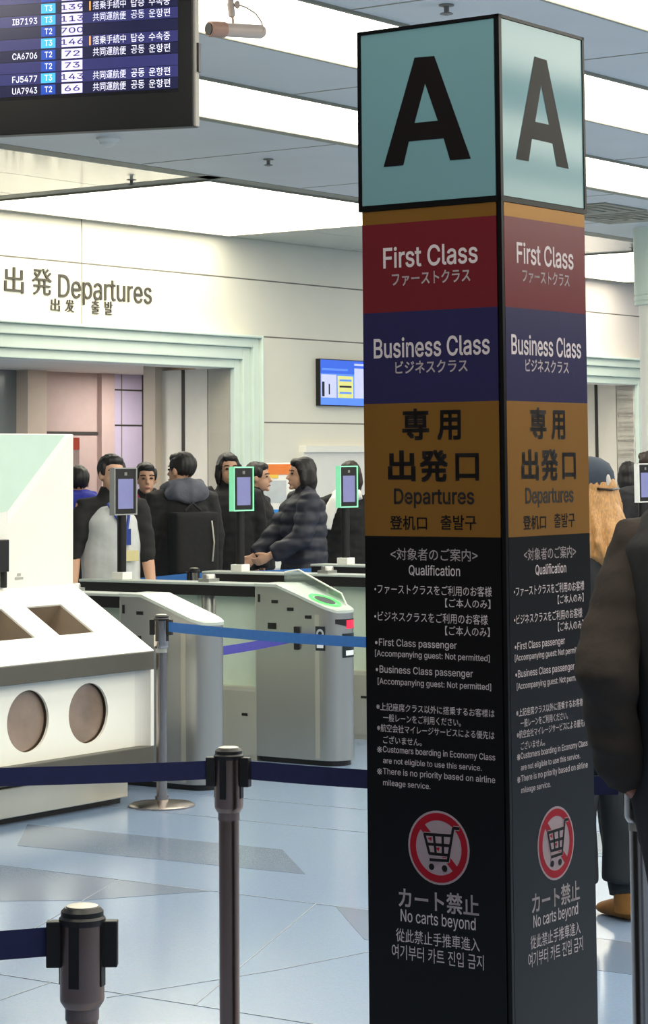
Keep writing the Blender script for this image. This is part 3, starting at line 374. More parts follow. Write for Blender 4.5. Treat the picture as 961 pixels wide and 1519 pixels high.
# ------------------------------------------------------------ departures wall
def wall_seg(a0, a1, z0, z1, name, m='wall'):
    q = MB(); q.box(a0, a1, BW, BW+.25, z0, z1, 0)
    for z in (2.075, 2.865, 3.385):
        if z0 < z < z1: q.box(a0, a1, BW-.0015, BW+.01, z-.006, z+.006, 1)
    for a in (15.18, 19.9, 11.2, 22.3):
        if a0 < a < a1 and z1 > 2.9: q.box(a-.005, a+.005, BW-.0015, BW+.01, max(z0, 2.87), z1, 1)
    o = q.build(name, [m, 'seam']); o.rotation_euler.z = RZ; return structure(o)
OL, OR, OT = 11.4, 17.21, 2.56        # opening on the left
PL, PR, PT = 20.3, 24.88, 2.58        # opening on the right
wall_seg(4, OL, 0, ZC, 'wall_left'); wall_seg(OL, OR, OT, ZC, 'wall_left_header'); wall_seg(OR, 19.6, 0, ZC, 'wall_middle')
wall_seg(19.6, PL, 0, ZC, 'wall_right', 'wall_right'); wall_seg(PL, PR, PT, ZC, 'wall_right_header', 'wall_right'); wall_seg(PR, 29, 0, ZC, 'wall_far_right', 'wall_right')
def frame(l, r, t, name, steps):
    q = MB()
    for (o0, o1, d) in steps:          # distances outside the opening edge, depth in front of the wall
        for x0, x1 in ((l-o1, l-o0), (r+o0, r+o1)): q.box(x0, x1, BW-d, BW+.02, 0, t+o1)
        q.box(l-o0, r+o0, BW-d, BW+.02, t+o0, t+o1)
    ob = q.build(name, 'frame_green', bevel=.008); ob.rotation_euler.z = RZ; return structure(ob)
ST = [(0, .08, .05), (.08, .19, .085), (.19, .275, .12), (.275, .30, .16)]
frame(OL, OR, OT, 'door_1', ST); frame(PL, PR, PT, 'door_2', ST)
# corridor seen through the openings
mk('reveal', (226, 220, 208), .6, var=.02); mk('mauve', (186, 164, 158), .6, var=.03); mk('beige', (196, 182, 166), .6, var=.02)
mk('lilac', (196, 184, 208), .5, var=.02); mk('grey_glass', (122, 132, 134), .2, var=.03); mk('dark_line', (52, 50, 46), .6); mk('orange_red', (206, 76, 48), .5, var=.05)
BK = 16.0
q = MB()
q.box(OR, OR+.2, BW+.25, 14.16, 0, 2.56, 0); q.box(OR, OR+.03, BW, BW+.25, 0, 2.56, 0)
for b in (13.62, ): q.box(OR-.004, OR, b-.004, b+.004, 0, 2.56, 2)
q.box(OR-.006, OR, 13.89, 13.925, 0, 2.56, 1)
q.box(OR-.1, OR+.5, 14.16, 14.3, 0, 2.7, 3)
o = q.build('wall_reveal', ['reveal', 'dark_line', 'seam', 'beige']); o.rotation_euler.z = RZ; structure(o)
q = MB()
q.box(PR, PR+.2, BW+.02, 14.4, 0, 2.6, 0); q.box(PR-.006, PR, 13.85, 13.89, 0, 2.6, 1); q.box(PR-.004, PR, 13.6, 13.606, 0, 2.6, 2)
q.box(PL-.2, PL, BW+.25, 14.4, 0, 2.6, 0); q.box(PL-.2, PR+.2, 14.4, 14.6, 0, 2.7, 0)
o = q.build('wall_reveal_right', ['reveal', 'dark_line', 'seam']); o.rotation_euler.z = RZ; structure(o)
q = MB()
q.box(9, 17.23, BK, BK+.2, 0, 2.9, 0)
q.box(17.23, 17.5, BK-.15, BK+.2, 0, 2.9, 1)
q.box(17.5, 18.48, BK, BK+.2, 0, 2.9, 2); q.box(17.5, 18.48, BK-.012, BK, 2.0, 2.03, 4)
q.box(18.42, 18.62, BK-.06, BK+.2, 0, 2.9, 2)
q.box(18.62, 19.12, BK, BK+.2, 0, 2.9, 3)
for z in (2.1, 2.46): q.box(18.62, 19.12, BK-.006, BK, z-.008, z+.008, 4)
q.box(18.79, 18.80, BK-.005, BK, 0, 2.9, 5)
q.box(19.12, 19.2, BK-.08, BK+.2, 0, 2.9, 4); q.box(19.2, 21, BK-.05, BK+.2, 0, 2.9, 1)
o = q.build('wall_corridor', ['grey_glass', 'beige', 'mauve', 'lilac', 'dark_line', 'seam']); o.rotation_euler.z = RZ; structure(o)
q = MB(); q.box(8, 26, BW+.25, 17.2, 2.62, 2.75); o = q.build('ceiling_corridor', 'reveal'); o.rotation_euler.z = RZ; structure(o)
for a, b, e in ((15.6, 14.9, 60), (18.4, 15.1, 40), (22.6, 14.0, 22)):  # unseen fill lamps added to brighten the space behind the openings
    ld = bpy.data.lights.new('corridor_fill', 'AREA'); ld.energy = e*.8; ld.size = .6; ld.color = (1, .95, .88)
    lo = bpy.data.objects.new('corridor_fill', ld); COL.objects.link(lo); lo.location = W(a, b, 2.6)
# ------------------------------------------------------------ lettering on the wall
t = thing('wall_lettering', 'dark raised lettering reading Departures above the wide left doorway', 'sign', W(14.25, BW, 3.0), RZ)
def wl(name, s, a0, a1, z0, z1, bold=.0):
    m = MB(); put_text(m, s, lambda x, z: (x-14.25, -.012, z-3.0), a0, a1, z0, z1, bold)
    me = m.mesh(name, 'wall_text')
    bm = bmesh.new(); bm.from_mesh(me)
    r = bmesh.ops.extrude_face_region(bm, geom=bm.faces[:]); bmesh.ops.translate(bm, verts=[e for e in r['geom'] if isinstance(e, bmesh.types.BMVert)], vec=(0, .011, 0))
    bm.to_mesh(me); bm.free(); return link(name, me, t)
mk('wall_text', (74, 70, 60), .6)
wl('lettering', '出', 14.235, 14.46, 3.09, 3.30, .0); wl('lettering', '発', 14.565, 14.80, 3.09, 3.31, .0)
wl('lettering', 'Departures', 14.885, 16.09, 3.035, 3.275, .0)
wl('lettering', '出', 14.79, 14.90, 2.965, 3.07, .005); wl('lettering', '发', 14.97, 15.08, 2.965, 3.07, .005)
wl('lettering', '출', 15.30, 15.40, 2.965, 3.08, .005); wl('lettering', '발', 15.47, 15.57, 2.965, 3.08, .005)
# ------------------------------------------------------------ wall screen
t = thing('wall_monitor', 'blue lit information screen on the white wall left of the pillar', 'screen', W(18.54, BW, 2.25), RZ)
mk('scr_blue', (52, 92, 200), .3, emit=.75, ecol=(50, 96, 205)); mk('scr_mid', (86, 130, 222), .3, emit=.75, ecol=(84, 128, 222)); mk('scr_pale', (184, 188, 238), .3, emit=.75, ecol=(180, 184, 238))
mk('scr_yellow', (206, 204, 120), .3, emit=.7, ecol=(206, 204, 130)); mk('scr_dark', (40, 44, 70), .3)
q = MB(); q.box(-.008, .968, -.048, 0, -.008, .438); q.build('bezel', 'black', t)
q = MB()
def sq(x0, x1, z0, z1, mi, k=1): q.box(x0, x1, -.05-.001*k, -.05, z0, z1, mi)
sq(0, .96, 0, .43, 1); sq(0, .96, .30, .43, 0, 2); sq(0, .96, 0, .06, 1, 2); sq(.01, .26, .07, .29, 2, 2); sq(.28, .54, .07, .28, 3, 2); sq(.56, .90, .07, .36, 2, 3)
sq(.02, .06, .08, .22, 4, 4); sq(.13, .15, .10, .2, 4, 3); sq(.80, .86, .24, .29, 0, 4); sq(.79, .86, .16, .21, 1, 4); sq(.79, .86, .08, .13, 1, 4); sq(.56, .92, .385, .405, 2, 3); sq(.02, .45, .33, .35, 1, 3)
for z in (.23, .17, .11): sq(.31, .51, z, z+.018, 4 if z == .17 else 1, 3)
q.build('display', ['scr_blue', 'scr_mid', 'scr_pale', 'scr_yellow', 'scr_dark'], t)
# small door controller beside the left frame, and a pale board on the lower wall
q = MB(); q.box(0, .05, -.04, 0, 0, .28); q.box(.015, .035, -.07, -.04, .06, .10); o = q.build('door_sensor', 'black'); o.location = W(17.54, BW, 2.33); o.rotation_euler.z = RZ
tag(o, 'narrow black sensor on the wall beside the pale green door frame', 'sensor')
q = MB(); q.box(0, 1.25, -.06, 0, 0, 1.30, 0); q.box(0, 1.25, -.09, 0, 1.30, 1.36, 1); q.box(.03, .06, -.065, 0, .02, 1.28, 1)
o = q.build('notice_panel', ['white', 'white_warm']); o.location = W(18.25, BW, .5); o.rotation_euler.z = RZ
tag(o, 'pale panel with bright top ledge on the wall below the blue screen', 'panel')
# red sign in the doorway
t = thing('doorway_sign', 'red headed notice board standing inside the left doorway', 'sign', W(16.6, 15.2, 0), RZ)
q = MB(); q.box(0, .62, -.02, .02, 1.84, 1.955); q.build('header', 'orange_red', t)
q = MB(); q.box(-.05, .62, -.018, .018, .3, 1.84, 0)
for z in (1.7, 1.6, 1.5): q.box(.05, .5, -.02, 0, z, z+.02, 1)
q.box(.05, .45, -.02, 0, 1.15, 1.3, 1); q.build('board', ['mauve', 'beige'], t)
q = MB(); q.box(-.02, .02, -.02, .02, 0, .4); q.box(.55, .59, -.02, .02, 0, .4); q.box(-.1, .7, -.15, .15, 0, .02); q.build('stand', 'black', t)
# ------------------------------------------------------------ column at the right
t = thing('round_column', 'white round column with ringed upper sleeve at the right edge', 'column', W(19.15, 9.94, 0), 0)
q = MB(); q.lathe([(.25, 0), (.25, 3.13)], n=40); q.build('shaft', 'white', t, smooth=True)
q = MB(); q.lathe([(.275, 3.07), (.29, 3.075), (.29, 3.10), (.28, 3.11), (.29, 3.12), (.29, 3.15), (.28, 3.16), (.29, 3.17), (.29, ZC)], n=40); q.build('sleeve', 'frame_green', t, smooth=True)
# ------------------------------------------------------------ small ceiling things
def sprinkler(x, y, label, dome=False):
    p = on_z(x, y, ZC); m = MB()
    if dome: m.lathe([(.075, 0), (.075, -.015), (.055, -.03), (.05, -.045), (.02, -.062)], n=20)
    else: m.lathe([(.035, 0), (.035, -.006), (.012, -.01), (.012, -.035), (.03, -.04), (.03, -.044), (.008, -.05)], n=16)
    o = m.build('smoke_detector' if dome else 'sprinkler', 'white' if dome else 'tv_grey', smooth=True); o.location = p
    tag(o, label, 'smoke detector' if dome else 'sprinkler', None if dome else 'ceiling sprinklers')
sprinkler(160, 204, 'small white dome on the ceiling just under the flight board', True)
sprinkler(398, 236, 'tiny sprinkler on the grey ceiling between flight board and pillar')
sprinkler(195, 266, 'tiny sprinkler on the pale glossy ceiling left of the wide light bay')
sprinkler(662, 7, 'tiny sprinkler on the grey ceiling above the A cube')
sprinkler(938, 367, 'tiny sprinkler on the pale ceiling left of the round column')
for x, y, l in ((928, 322, 'diamond shaped air vent on the ceiling nearest the round column'), (872, 310, 'dark air vent on the ceiling peeking out at the pillar edge')):
    m = MB()
    for k in range(4):
        r0, r1 = .36-.09*k, .30-.09*k
        for (x0, x1, y0, y1) in ((-r0, r0, -r0, -r1), (-r0, r0, r1, r0), (-r0, -r1, -r1, r1), (r1, r0, -r1, r1)): m.box(x0, x1, y0, y1, -.012-.004*k, 0)
    o = m.build('air_vent', 'slot'); o.location = on_z(x, y, ZC); o.rotation_euler.z = RZ
    tag(o, l, 'air vent', 'ceiling air vents')
# ------------------------------------------------------------ the sign pillar
PW = .40
PC = Vector((.4163, 5.617, 0))
mk('pillar_black', (9, 8, 9), .28, var=.1, scale=3, spec=.28)
mk('panel_blue', (106, 144, 152), .1, var=.02, scale=3, spec=.55)
mk('panel_red', (98, 24, 31), .24, var=.03, scale=3)
mk('panel_navy', (36, 33, 72), .24, var=.03, scale=3)
mk('panel_gold', (150, 106, 46), .3, metal=.6, var=.05, scale=5, stretch=(1, 1, .1))
mk('ink', (30, 22, 22), .35); mk('ink_gold', (26, 20, 18), .4); mk('print_white', (196, 184, 188), .5, var=.02)
mk('sign_red', (196, 26, 48), .35); mk('sign_pale', (206, 186, 194), .4, var=.02)
pil = thing('sign_pillar', 'tall square black sign pillar topped by a pale blue A cube', 'sign pillar', PC, RZ)
nL = -D1                                                           # outward normals of the two printed faces
def luv(x, y):                                                     # picture point on the left face -> (t from left edge, height)
    r = ray(x, y); t = (PC-EYE).dot(D1)/r.dot(D1); p = EYE+r*t
    return 1-(p-PC).dot(D2)/PW, p.z
def fl(off): return lambda t, z: (-off, PW*(1-t), z)
def fr(off): return lambda t, z: (PW*t, -off, z)
zt = 2.741
def zl(y): return luv(640, y)[1]
z_cube, z_gold, z_red, z_navy, z_dep = zl(299), zl(327), zl(460), zl(597), zl(796)
q = MB(); q.box(0.002, PW-.002, 0.002, PW-.002, 0, zt-.004); q.build('column_body', 'pillar_black', pil, bevel=.006)
q = MB(); q.box(-.004, PW+.004, -.004, PW+.004, z_cube-.012, z_cube); q.box(-.004, PW+.004, -.004, PW+.004, zt-.008, zt); q.box(-.004, .008, -.004, .008, z_cube, zt)
for (x, y) in ((PW-.006, -.004), (-.004, PW-.006), (PW-.006, PW-.006)): q.box(x, x+.01, y, y+.01, z_cube, zt)
q.box(-.004, .006, -.004, .006, 0, z_cube)
q.build('edge_trim', 'pillar_black', pil)
q = MB(); q.box(-.025, PW+.025, -.025, PW+.025, 0, .03); q.box(-.01, PW+.01, -.01, PW+.01, .03, .05); q.build('foot_plate', 'black', pil, bevel=.003)
def panel(name, z0, z1, m):
    res = []
    for k in (0, 1):
        b = MB(); t0, t1 = (.012, .97) if k == 0 else (.03, .988)
        if k == 0: b.box(-.0015, .003, PW*(1-t1), PW*(1-t0), z0, z1)
        else: b.box(PW*t0, PW*t1, -.0015, .003, z0, z1)
        res.append(b.build(name, m, pil))
    return res
cube = panel('cube_panel', z_cube+.002, zt-.009, 'panel_blue')
g0 = panel('gold_strip', z_gold, z_cube-.013, 'panel_gold'); rd = panel('red_panel', z_red, z_gold, 'panel_red')
nv = panel('blue_panel', z_navy, z_red, 'panel_navy'); gd = panel('gold_panel', z_dep, z_navy, 'panel_gold'); bk = panel('black_panel', .32, z_dep, 'pillar_black')
# letter A
A_o = [(108, 540), (208, 187), (272, 181), (390, 513), (323, 518), (302, 447), (190, 457), (172, 534)]; A_h = [(208, 398), (242, 270), (283, 390)]
A_o = [luv(520+x/2.179, y/2.179) for x, y in A_o]; A_h = [luv(520+x/2.179, y/2.179) for x, y in A_h]
for k, fn in enumerate((fl(.0024), fr(.0024))):
    me = plate(A_o, [A_h], .0004)
    for v in me.vertices: v.co = fn(v.co.x, v.co.y)
    me.materials.append(M['ink']); link('letter', me, cube[k])
# printed lines: text, x left, x right, y top, y bottom in the picture on the left face
RED = [('First Class', 569, 709, 362.5, 394.5, .012), ('ファーストクラス', 582, 698, 401.5, 421.5, .03)]
NAV = [('Business Class', 555, 727, 498.5, 529, .012), ('ビジネスクラス', 587, 694, 534, 553, .03)]
GLD = [('専', 597, 637, 606, 653, .06), ('用', 649, 684, 608, 653, .06), ('出', 576, 617, 668, 714, .06), ('発', 623, 665, 667, 715, .06), ('口', 676, 711, 672, 713, .06),
       ('Departures', 585, 704, 724.5, 754, .016), ('登机口', 579, 634, 765, 786, .028), ('출발구', 654, 707, 764, 786, .024)]
BLK = [('<対象者のご案内>', 580, 709, 813.5, 832, .012), ('Qualification', 607, 683, 838.5, 855, .004),
       ('•ファーストクラスをご利用のお客様', 556, 730, 868, 883, .008), ('【ご本人のみ】', 661, 728, 888.5, 902, .008),
       ('•ビジネスクラスをご利用のお客様', 556, 724, 909, 924, .008), ('【ご本人のみ】', 661, 727, 929.5, 943.5, .008),
       ('•First Class passenger', 557, 678, 949, 963, .004), ('[Accompanying guest: Not permitted]', 557, 727, 967.5, 979.5, .004),
       ('•Business Class passenger', 558, 702, 990, 1004, .004), ('[Accompanying guest: Not permitted]', 561, 729, 1009.5, 1021.5, .004),
       ('※上記座席クラス以外に搭乗するお客様は', 559, 734, 1047, 1059, .006), ('一般レーンをご利用ください。', 569, 684, 1062, 1074, .006),
       ('※航空会社マイレージサービスによる優先は', 560, 734, 1079, 1091, .006), ('ございません。', 569, 626, 1093, 1104.5, .006),
       ('※Customers boarding in Economy Class', 560, 735, 1112, 1124, .002), ('are not eligible to use this service.', 569, 715, 1129, 1140, .002),
       ('※There is no priority based on airline', 560, 735, 1145, 1157, .002), ('mileage service.', 569, 639, 1159, 1170, .002),
       ('カート禁止', 592, 711, 1322, 1353, .035), ('No carts beyond', 595, 706, 1355, 1378, .004),
       ('從此禁止手推車進入', 588, 712, 1384, 1404, .006), ('여기부터 카트 진입 금지', 582, 718, 1408, 1430, .004)]
def lines(lst, panels, m):
    for k, mkf in enumerate((fl, fr)):
        b = MB()
        for s, x0, x1, y0, y1, bo in lst:
            xm = (x0+x1)/2; ym = (y0+y1)/2
            t0, t1 = luv(x0, ym)[0], luv(x1, ym)[0]
            za, zb = luv(xm, y1)[1], luv(xm, y0)[1]
            if s[0] == '※' and s[1].isascii():
                tm = t0+(t1-t0)*.052; put_text(b, s[0], mkf(.0022), t0, t0+(t1-t0)*.044, za+(zb-za)*.1, za+(zb-za)*.9, bo); put_text(b, s[1:], mkf(.0022), tm, t1, za, zb, bo)
            else: put_text(b, s, mkf(.0022), t0, t1, za, zb, bo)
        b.build('lettering', m, panels[k])
lines(RED, rd, 'print_white'); lines(NAV, nv, 'print_white'); lines(GLD, gd, 'ink_gold'); lines(BLK, bk, 'print_white')
# no-cart roundel
def cart_uv(x, y): return (x-457)/290, (433+.086*(x-457)-y)/350
tc0, zc0 = luv(651.3, 1257.5); RZZ = (luv(651, 1202.5)[1]-luv(651, 1312.5)[1])/2
def roundel(mkf, parent):
    def pl(level, ring, holes, mi, b):
        me = plate(ring, holes, .0002); fn = mkf(.0022+.0004*level)
        b.add([fn(tc0+v.co.x*RZZ/PW, zc0+v.co.y*RZZ) for v in me.vertices], [tuple(p.vertices) for p in me.polygons], mi); bpy.data.meshes.remove(me)
    def bar(p, r, wd):
        (x0, y0), (x1, y1) = p, r; d = math.hypot(x1-x0, y1-y0); nx, ny = -(y1-y0)/d*wd, (x1-x0)/d*wd
        return [(x0+nx, y0+ny), (x1+nx, y1+ny), (x1-nx, y1-ny), (x0-nx, y0-ny)]
    b = MB()
    pl(0, circle(0, 0, 1), [], 1, b); pl(1, circle(0, 0, .94), [circle(0, 0, .74)], 0, b)
    pl(1.2, bar((-.60, .62), (.62, -.62), .10), [], 0, b)
    segs = [((655, 250), (600, 245)), ((600, 240), (543, 563)), ((550, 553), (372, 545)), ((318, 304), (585, 318)), ((325, 300), (372, 490)), ((366, 486), (560, 502)),
            ((340, 396), (570, 412)), ((414, 306), (432, 494)), ((498, 312), (500, 498))]
    S = [(cart_uv(*p), cart_uv(*r)) for p, r in segs]
    for p, r in S: pl(2, bar(p, r, .064), [], 1, b)
    pl(2.2, [cart_uv(340, 320), cart_uv(560, 330), cart_uv(535, 480), cart_uv(380, 475)], [], 1, b)
    for p, r in S: pl(3, bar(p, r, .040), [], 2, b)
    for x, y in ((390, 612), (513, 625)): pl(3, circle(*cart_uv(x, y), .088, 20), [], 2, b)
    for tri in ([(352, 340), (395, 330), (392, 372)], [(428, 432), (470, 428), (458, 468)]): pl(2.6, [cart_uv(*p) for p in tri], [], 0, b)
    b.build('no_cart_symbol', ['sign_red', 'sign_pale', 'ink'], parent)
roundel(fl, bk[0]); roundel(fr, bk[1])
# ------------------------------------------------------------ flight information board
TP = at_depth(286.5, 187, 9.0)
t = thing('flight_board', 'black framed flight information display hanging from the ceiling at upper left', 'screen', TP, 0)
ta = math.radians(16)
t.rotation_euler.z = -ta                                            # local x runs right along the screen; local -y faces the viewer
sx = 1/3563*9.0
TW, TH = 1.62, .74
q = MB(); q.box(-TW, 0, 0, .04, 0, TH); q.build('bezel', 'tv_black', t, bevel=.004)
q = MB(); q.box(0, .010, .0, .045, 0, TH); q.box(-TW, 0, .04, .06, 0, TH); q.box(-TW-.01, -TW, 0, .045, 0, TH); q.build('casing', 'tv_grey', t, bevel=.003)
q = MB(); q.box(.010, .018, .015, .04, .21, .32); q.build('latch', 'black', t)
mk('tv_dark', (16, 14, 20), .25, emit=.02); mk('tv_row', (44, 44, 92), .25, emit=.55, ecol=(52, 52, 108)); mk('tv_row_dark', (26, 26, 58), .25, emit=.5, ecol=(28, 28, 62))
mk('tv_cyan', (60, 170, 226), .3, emit=.7, ecol=(64, 172, 230)); mk('tv_blue', (28, 66, 160), .3, emit=.7, ecol=(30, 70, 170)); mk('tv_lilac', (214, 206, 250), .3, emit=.8, ecol=(206, 198, 250)); mk('tv_text', (222, 220, 246), .3, emit=.8, ecol=(222, 220, 246)); mk('tv_amber', (240, 180, 90), .3, emit=.7)
def tu(px): return (px-286)*sx/math.cos(ta)*.985
SB = .135; SR = tu(263)
SL = -TW+.05
q = MB(); q.box(SL, SR, -.001, .0, SB, TH-.06, 0)
RH = .0452
rows = [('UA7943', 'T2', '66', 'c', 0), ('FJ5477', 'T3', '143', 'c', 1), ('', 'T2', '73', '', 1), ('CA6706', 'T2', '72', 'c', 0), ('', 'T3', '146', 'b', 1), ('', 'T2', '700', '', 0), ('IB7193', 'T3', '113', 'c', 1), ('', 'T3', '139', 'b', 0),
        ('', 'T2', '67', 'c', 1), ('', 'T3', '141', 'b', 0), ('', 'T2', '71', 'c', 1), ('', 'T3', '145', 'c', 0)]
ROWT = []
for i, (fn_, term, gate, st, alt) in enumerate(rows):
    z0 = SB+.012+RH*i
    q.box(SL, SR, -.002, -.001, z0, z0+RH-.002, 2 if alt else 1)
    q.box(tu(47), tu(70), -.003, -.002, z0+.003, z0+RH-.005, 3 if term == 'T3' else 4)
    q.box(tu(80), tu(113), -.003, -.002, z0+.003, z0+RH-.005, 5)
    f = lambda x, z: (x, -.0042, z)
    def cell(*a): c = MB(); put_text(c, *a); ROWT.append(c)
    if fn_: cell(fn_, f, tu(1), tu(41), z0+.009, z0+.034, .008, 0)
    cell(term, f, tu(53), tu(65), z0+.011, z0+.034, .008, 0)
    cell(gate, f, tu(97-6*len(gate)), tu(97+6*len(gate)), z0+.011, z0+.033, .008, 1)
    if st:
        a, k1, k2 = ('共同運航便', '공동', '운항편') if st == 'c' else ('搭乗手続中', '탑승', '수속중')
        cell(a, f, tu(130), tu(182), z0+.006, z0+.039, .004, 0); cell(k1, f, tu(190), tu(211), z0+.007, z0+.039, .004, 0); cell(k2, f, tu(218), tu(251), z0+.007, z0+.039, .004, 0)
        if st == 'b': q.box(tu(124), tu(126), -.003, -.002, z0+.004, z0+.04, 6)
scr = q.build('display', ['tv_dark', 'tv_row_dark', 'tv_row', 'tv_cyan', 'tv_blue', 'tv_lilac', 'tv_amber'], t)
for q2 in ROWT: q2.build('lettering', ['tv_text', 'tv_row'], scr)
for x in (-1.15, -.5): q = MB(); q.box(x-.03, x+.03, .0, .055, TH, ZC-TP.z); q.build('hanger', 'tv_grey', t)
# ------------------------------------------------------------ security camera
cp = at_depth(350, 47, 10.0)
t = thing('security_camera', 'small pinkish bullet security camera hanging left of the A cube', 'camera', cp, 0)
sc10 = 10.0/3563
def cv(px, py, y=0): return ((px-350)*sc10, y, (47-py)*sc10)
a0, a1 = Vector(cv(311, 49, -.10)), Vector(cv(390, 43, .07))
q = MB(); q.tube([a0.lerp(a1, .1), a0.lerp(a1, .95), a1], [.030, .030, .024], 20); q.build('body', 'cctv', t, smooth=True)
q = MB(); q.tube([a0, a0.lerp(a1, .02), a0.lerp(a1, .28), a0.lerp(a1, .29)], [.030, .034, .034, .030], 20); q.build('hood', 'cctv_warm', t, smooth=True)
q = MB(); d = (a1-a0).normalized(); q.tube([a0-d*.004, a0+d*.001], [.026, .026], 20); q.build('lens', 'black', t)
q = MB(); q.tube([cv(346, 36), cv(345, 26), cv(344, 22)], [.006, .006, .012], 10); q.tube([cv(344, 24), cv(342, 4)], [.014, .016], 12); q.tube([cv(342, 6), (cv(342, 4)[0], 0, ZC-cp.z)], .014, 12); q.lathe([(.045, ZC-cp.z-.02), (.045, ZC-cp.z)], c=(cv(342, 4)[0], 0, 0), n=20); q.ell(cv(352, 6), (.012, .012, .018)); q.build('bracket', 'cctv', t, smooth=True)
q = MB(); q.tube([cv(353, 6), cv(365, 10), cv(380, 20), cv(388, 32), cv(392, 45), cv(388, 50)], .0035, 8); q.build('cable', 'cctv', t)
# ------------------------------------------------------------ white kiosk
KA, KB = 9.46, 7.84
kio = thing('disposal_kiosk', 'white sloping counter with two round windows and square openings at left', 'kiosk', W(KA, KB), RZ)
XL = -2.1
q = MB(); q.box(XL, -.10, .10, .5, .035, .19); q.box(XL, -.13, .06, .10, .035, .175); q.build('base', 'steel_light', kio, bevel=.006)
q = MB(); q.box(XL, -.12, .12, .48, 0, .04); q.build('plinth', 'black', kio)
q = MB(); q.box(XL, 0, 0, .54, .195, .28); q.build('lower_band', 'olive_band', kio, bevel=.004)
q = MB(); q.box(XL, 0, -.002, .54, .66, .75); q.build('upper_band', 'olive_band', kio, bevel=.004)
CCX = [-.435-.435*k for k in range(4)]; CZ, CRAD = .475, .146
me = plate([(XL, .28), (-.085, .28), (-.085, .66), (XL, .66)], [circle(x, CZ, CRAD, 48) for x in CCX], .014)
for v in me.vertices: v.co = (v.co.x, .062-v.co.z, v.co.y)
me.materials.append(M['white_warm']); fp = link('front_panel', me, kio)
q = MB()
n = 8                                                                # concave cheek at the right end
arc = [(-.085+.062*(1-math.cos(PI/2*k/n)), .055-.052*math.sin(PI/2*k/n)) for k in range(n+1)]
arc = [(-.085+.06*math.sin(PI/2*k/n), .055*(1-(1-math.cos(PI/2*k/n)))) for k in range(n+1)]
pts = arc+[(0, 0), (0, .5), (-.085, .5)]
q.prism([(x, y, .28) for x, y in pts], (0, 0, .38)); q.build('end_cheek', 'white', kio)
q = MB(); q.box(XL, -.085, .10, .5, .28, .66); q.build('inner_body', 'recess', kio)
for x in CCX:
    q = MB(); q.lathe([(CRAD-.002, 0), (CRAD-.002, .012)], n=48); me = q.mesh('round_window', 'pane_brown')
    for v in me.vertices: v.co = (x+v.co.x, .098-v.co.z, CZ+v.co.y)
    link('round_window', me, kio)
sl = Vector((0, .54, .32)); SLN = sl.length; su = sl.normalized(); sn = Vector((1, 0, 0)).cross(su)
HX = [(-.52-.435*k, -.26-.435*k) for k in range(4)]; HV0, HV1 = .17/.54*SLN, .395/.54*SLN
me = plate([(XL, 0), (0, 0), (0, SLN), (XL, SLN)], [[(x0, HV0), (x1, HV0), (x1, HV1), (x0, HV1)] for x0, x1 in HX], .02)
for v in me.vertices: v.co = Vector((v.co.x, 0, .752))+su*v.co.y+sn*(v.co.z-.008)
me.materials.append(M['white_warm']); link('sloped_top', me, kio)
for x0, x1 in HX:
    q = MB(); o_ = Vector((0, 0, .752))
    def sp(x, v, d): return tuple(Vector((x, 0, 0))+o_+su*v-sn*d)
    T = [sp(x0, HV0, .008), sp(x1, HV0, .008), sp(x1, HV1, .008), sp(x0, HV1, .008)]
    B = [sp(x0+.02, HV0+.02, .17), sp(x1-.06, HV0+.02, .17), sp(x1-.06, HV1-.03, .17), sp(x0+.02, HV1-.03, .17)]
    q.add(T+B, [(0, 1, 5, 4), (1, 2, 6, 5), (2, 3, 7, 6), (3, 0, 4, 7), (4, 5, 6, 7)], 0)
    me = q.mesh('opening_liner', 'recess'); link('opening_liner', me, kio)
q = MB(); q.prism([(-.02, .01, .75), (-.02, .53, .75), (-.02, .53, 1.055)], (.019, 0, 0)); q.build('end_gusset', 'white', kio)
q = MB(); q.box(XL, 0, .54, .60, .28, 1.85); bp_ = q.build('back_panel', 'white', kio, bevel=.006)
def kp(px, py, d=0): p = on_b(px, py, KB+.54); return (p.dot(D1)-KA, .54-d, p.z)
q = MB()
def k2(x, z): return (x, .538, z)
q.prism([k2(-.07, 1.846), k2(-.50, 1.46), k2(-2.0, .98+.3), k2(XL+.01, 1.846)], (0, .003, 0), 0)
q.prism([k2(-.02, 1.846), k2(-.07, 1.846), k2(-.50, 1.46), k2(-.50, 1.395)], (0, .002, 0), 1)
q.build('green_wedge', ['green_pale', 'white_warm'], bp_)  # flat pale green wedge with a lighter diagonal band
q = MB()
x, y, z = kp(28, 858); q.box(x-.03, x+.03, .5375, .541, z-.006, z+.006); q.box(x-.012, x+.012, .5375, .541, z+.012, z+.026); q.build('mark', 'grey_mark', bp_)
q = MB(); x, y, z = kp(4, 830); q.box(x-.10, x+.006, .50, .54, z-.06, z+.10); q.box(x-.02, x+.002, .51, .54, z-.14, z-.06); q.build('card_reader', 'black', kio, bevel=.004)
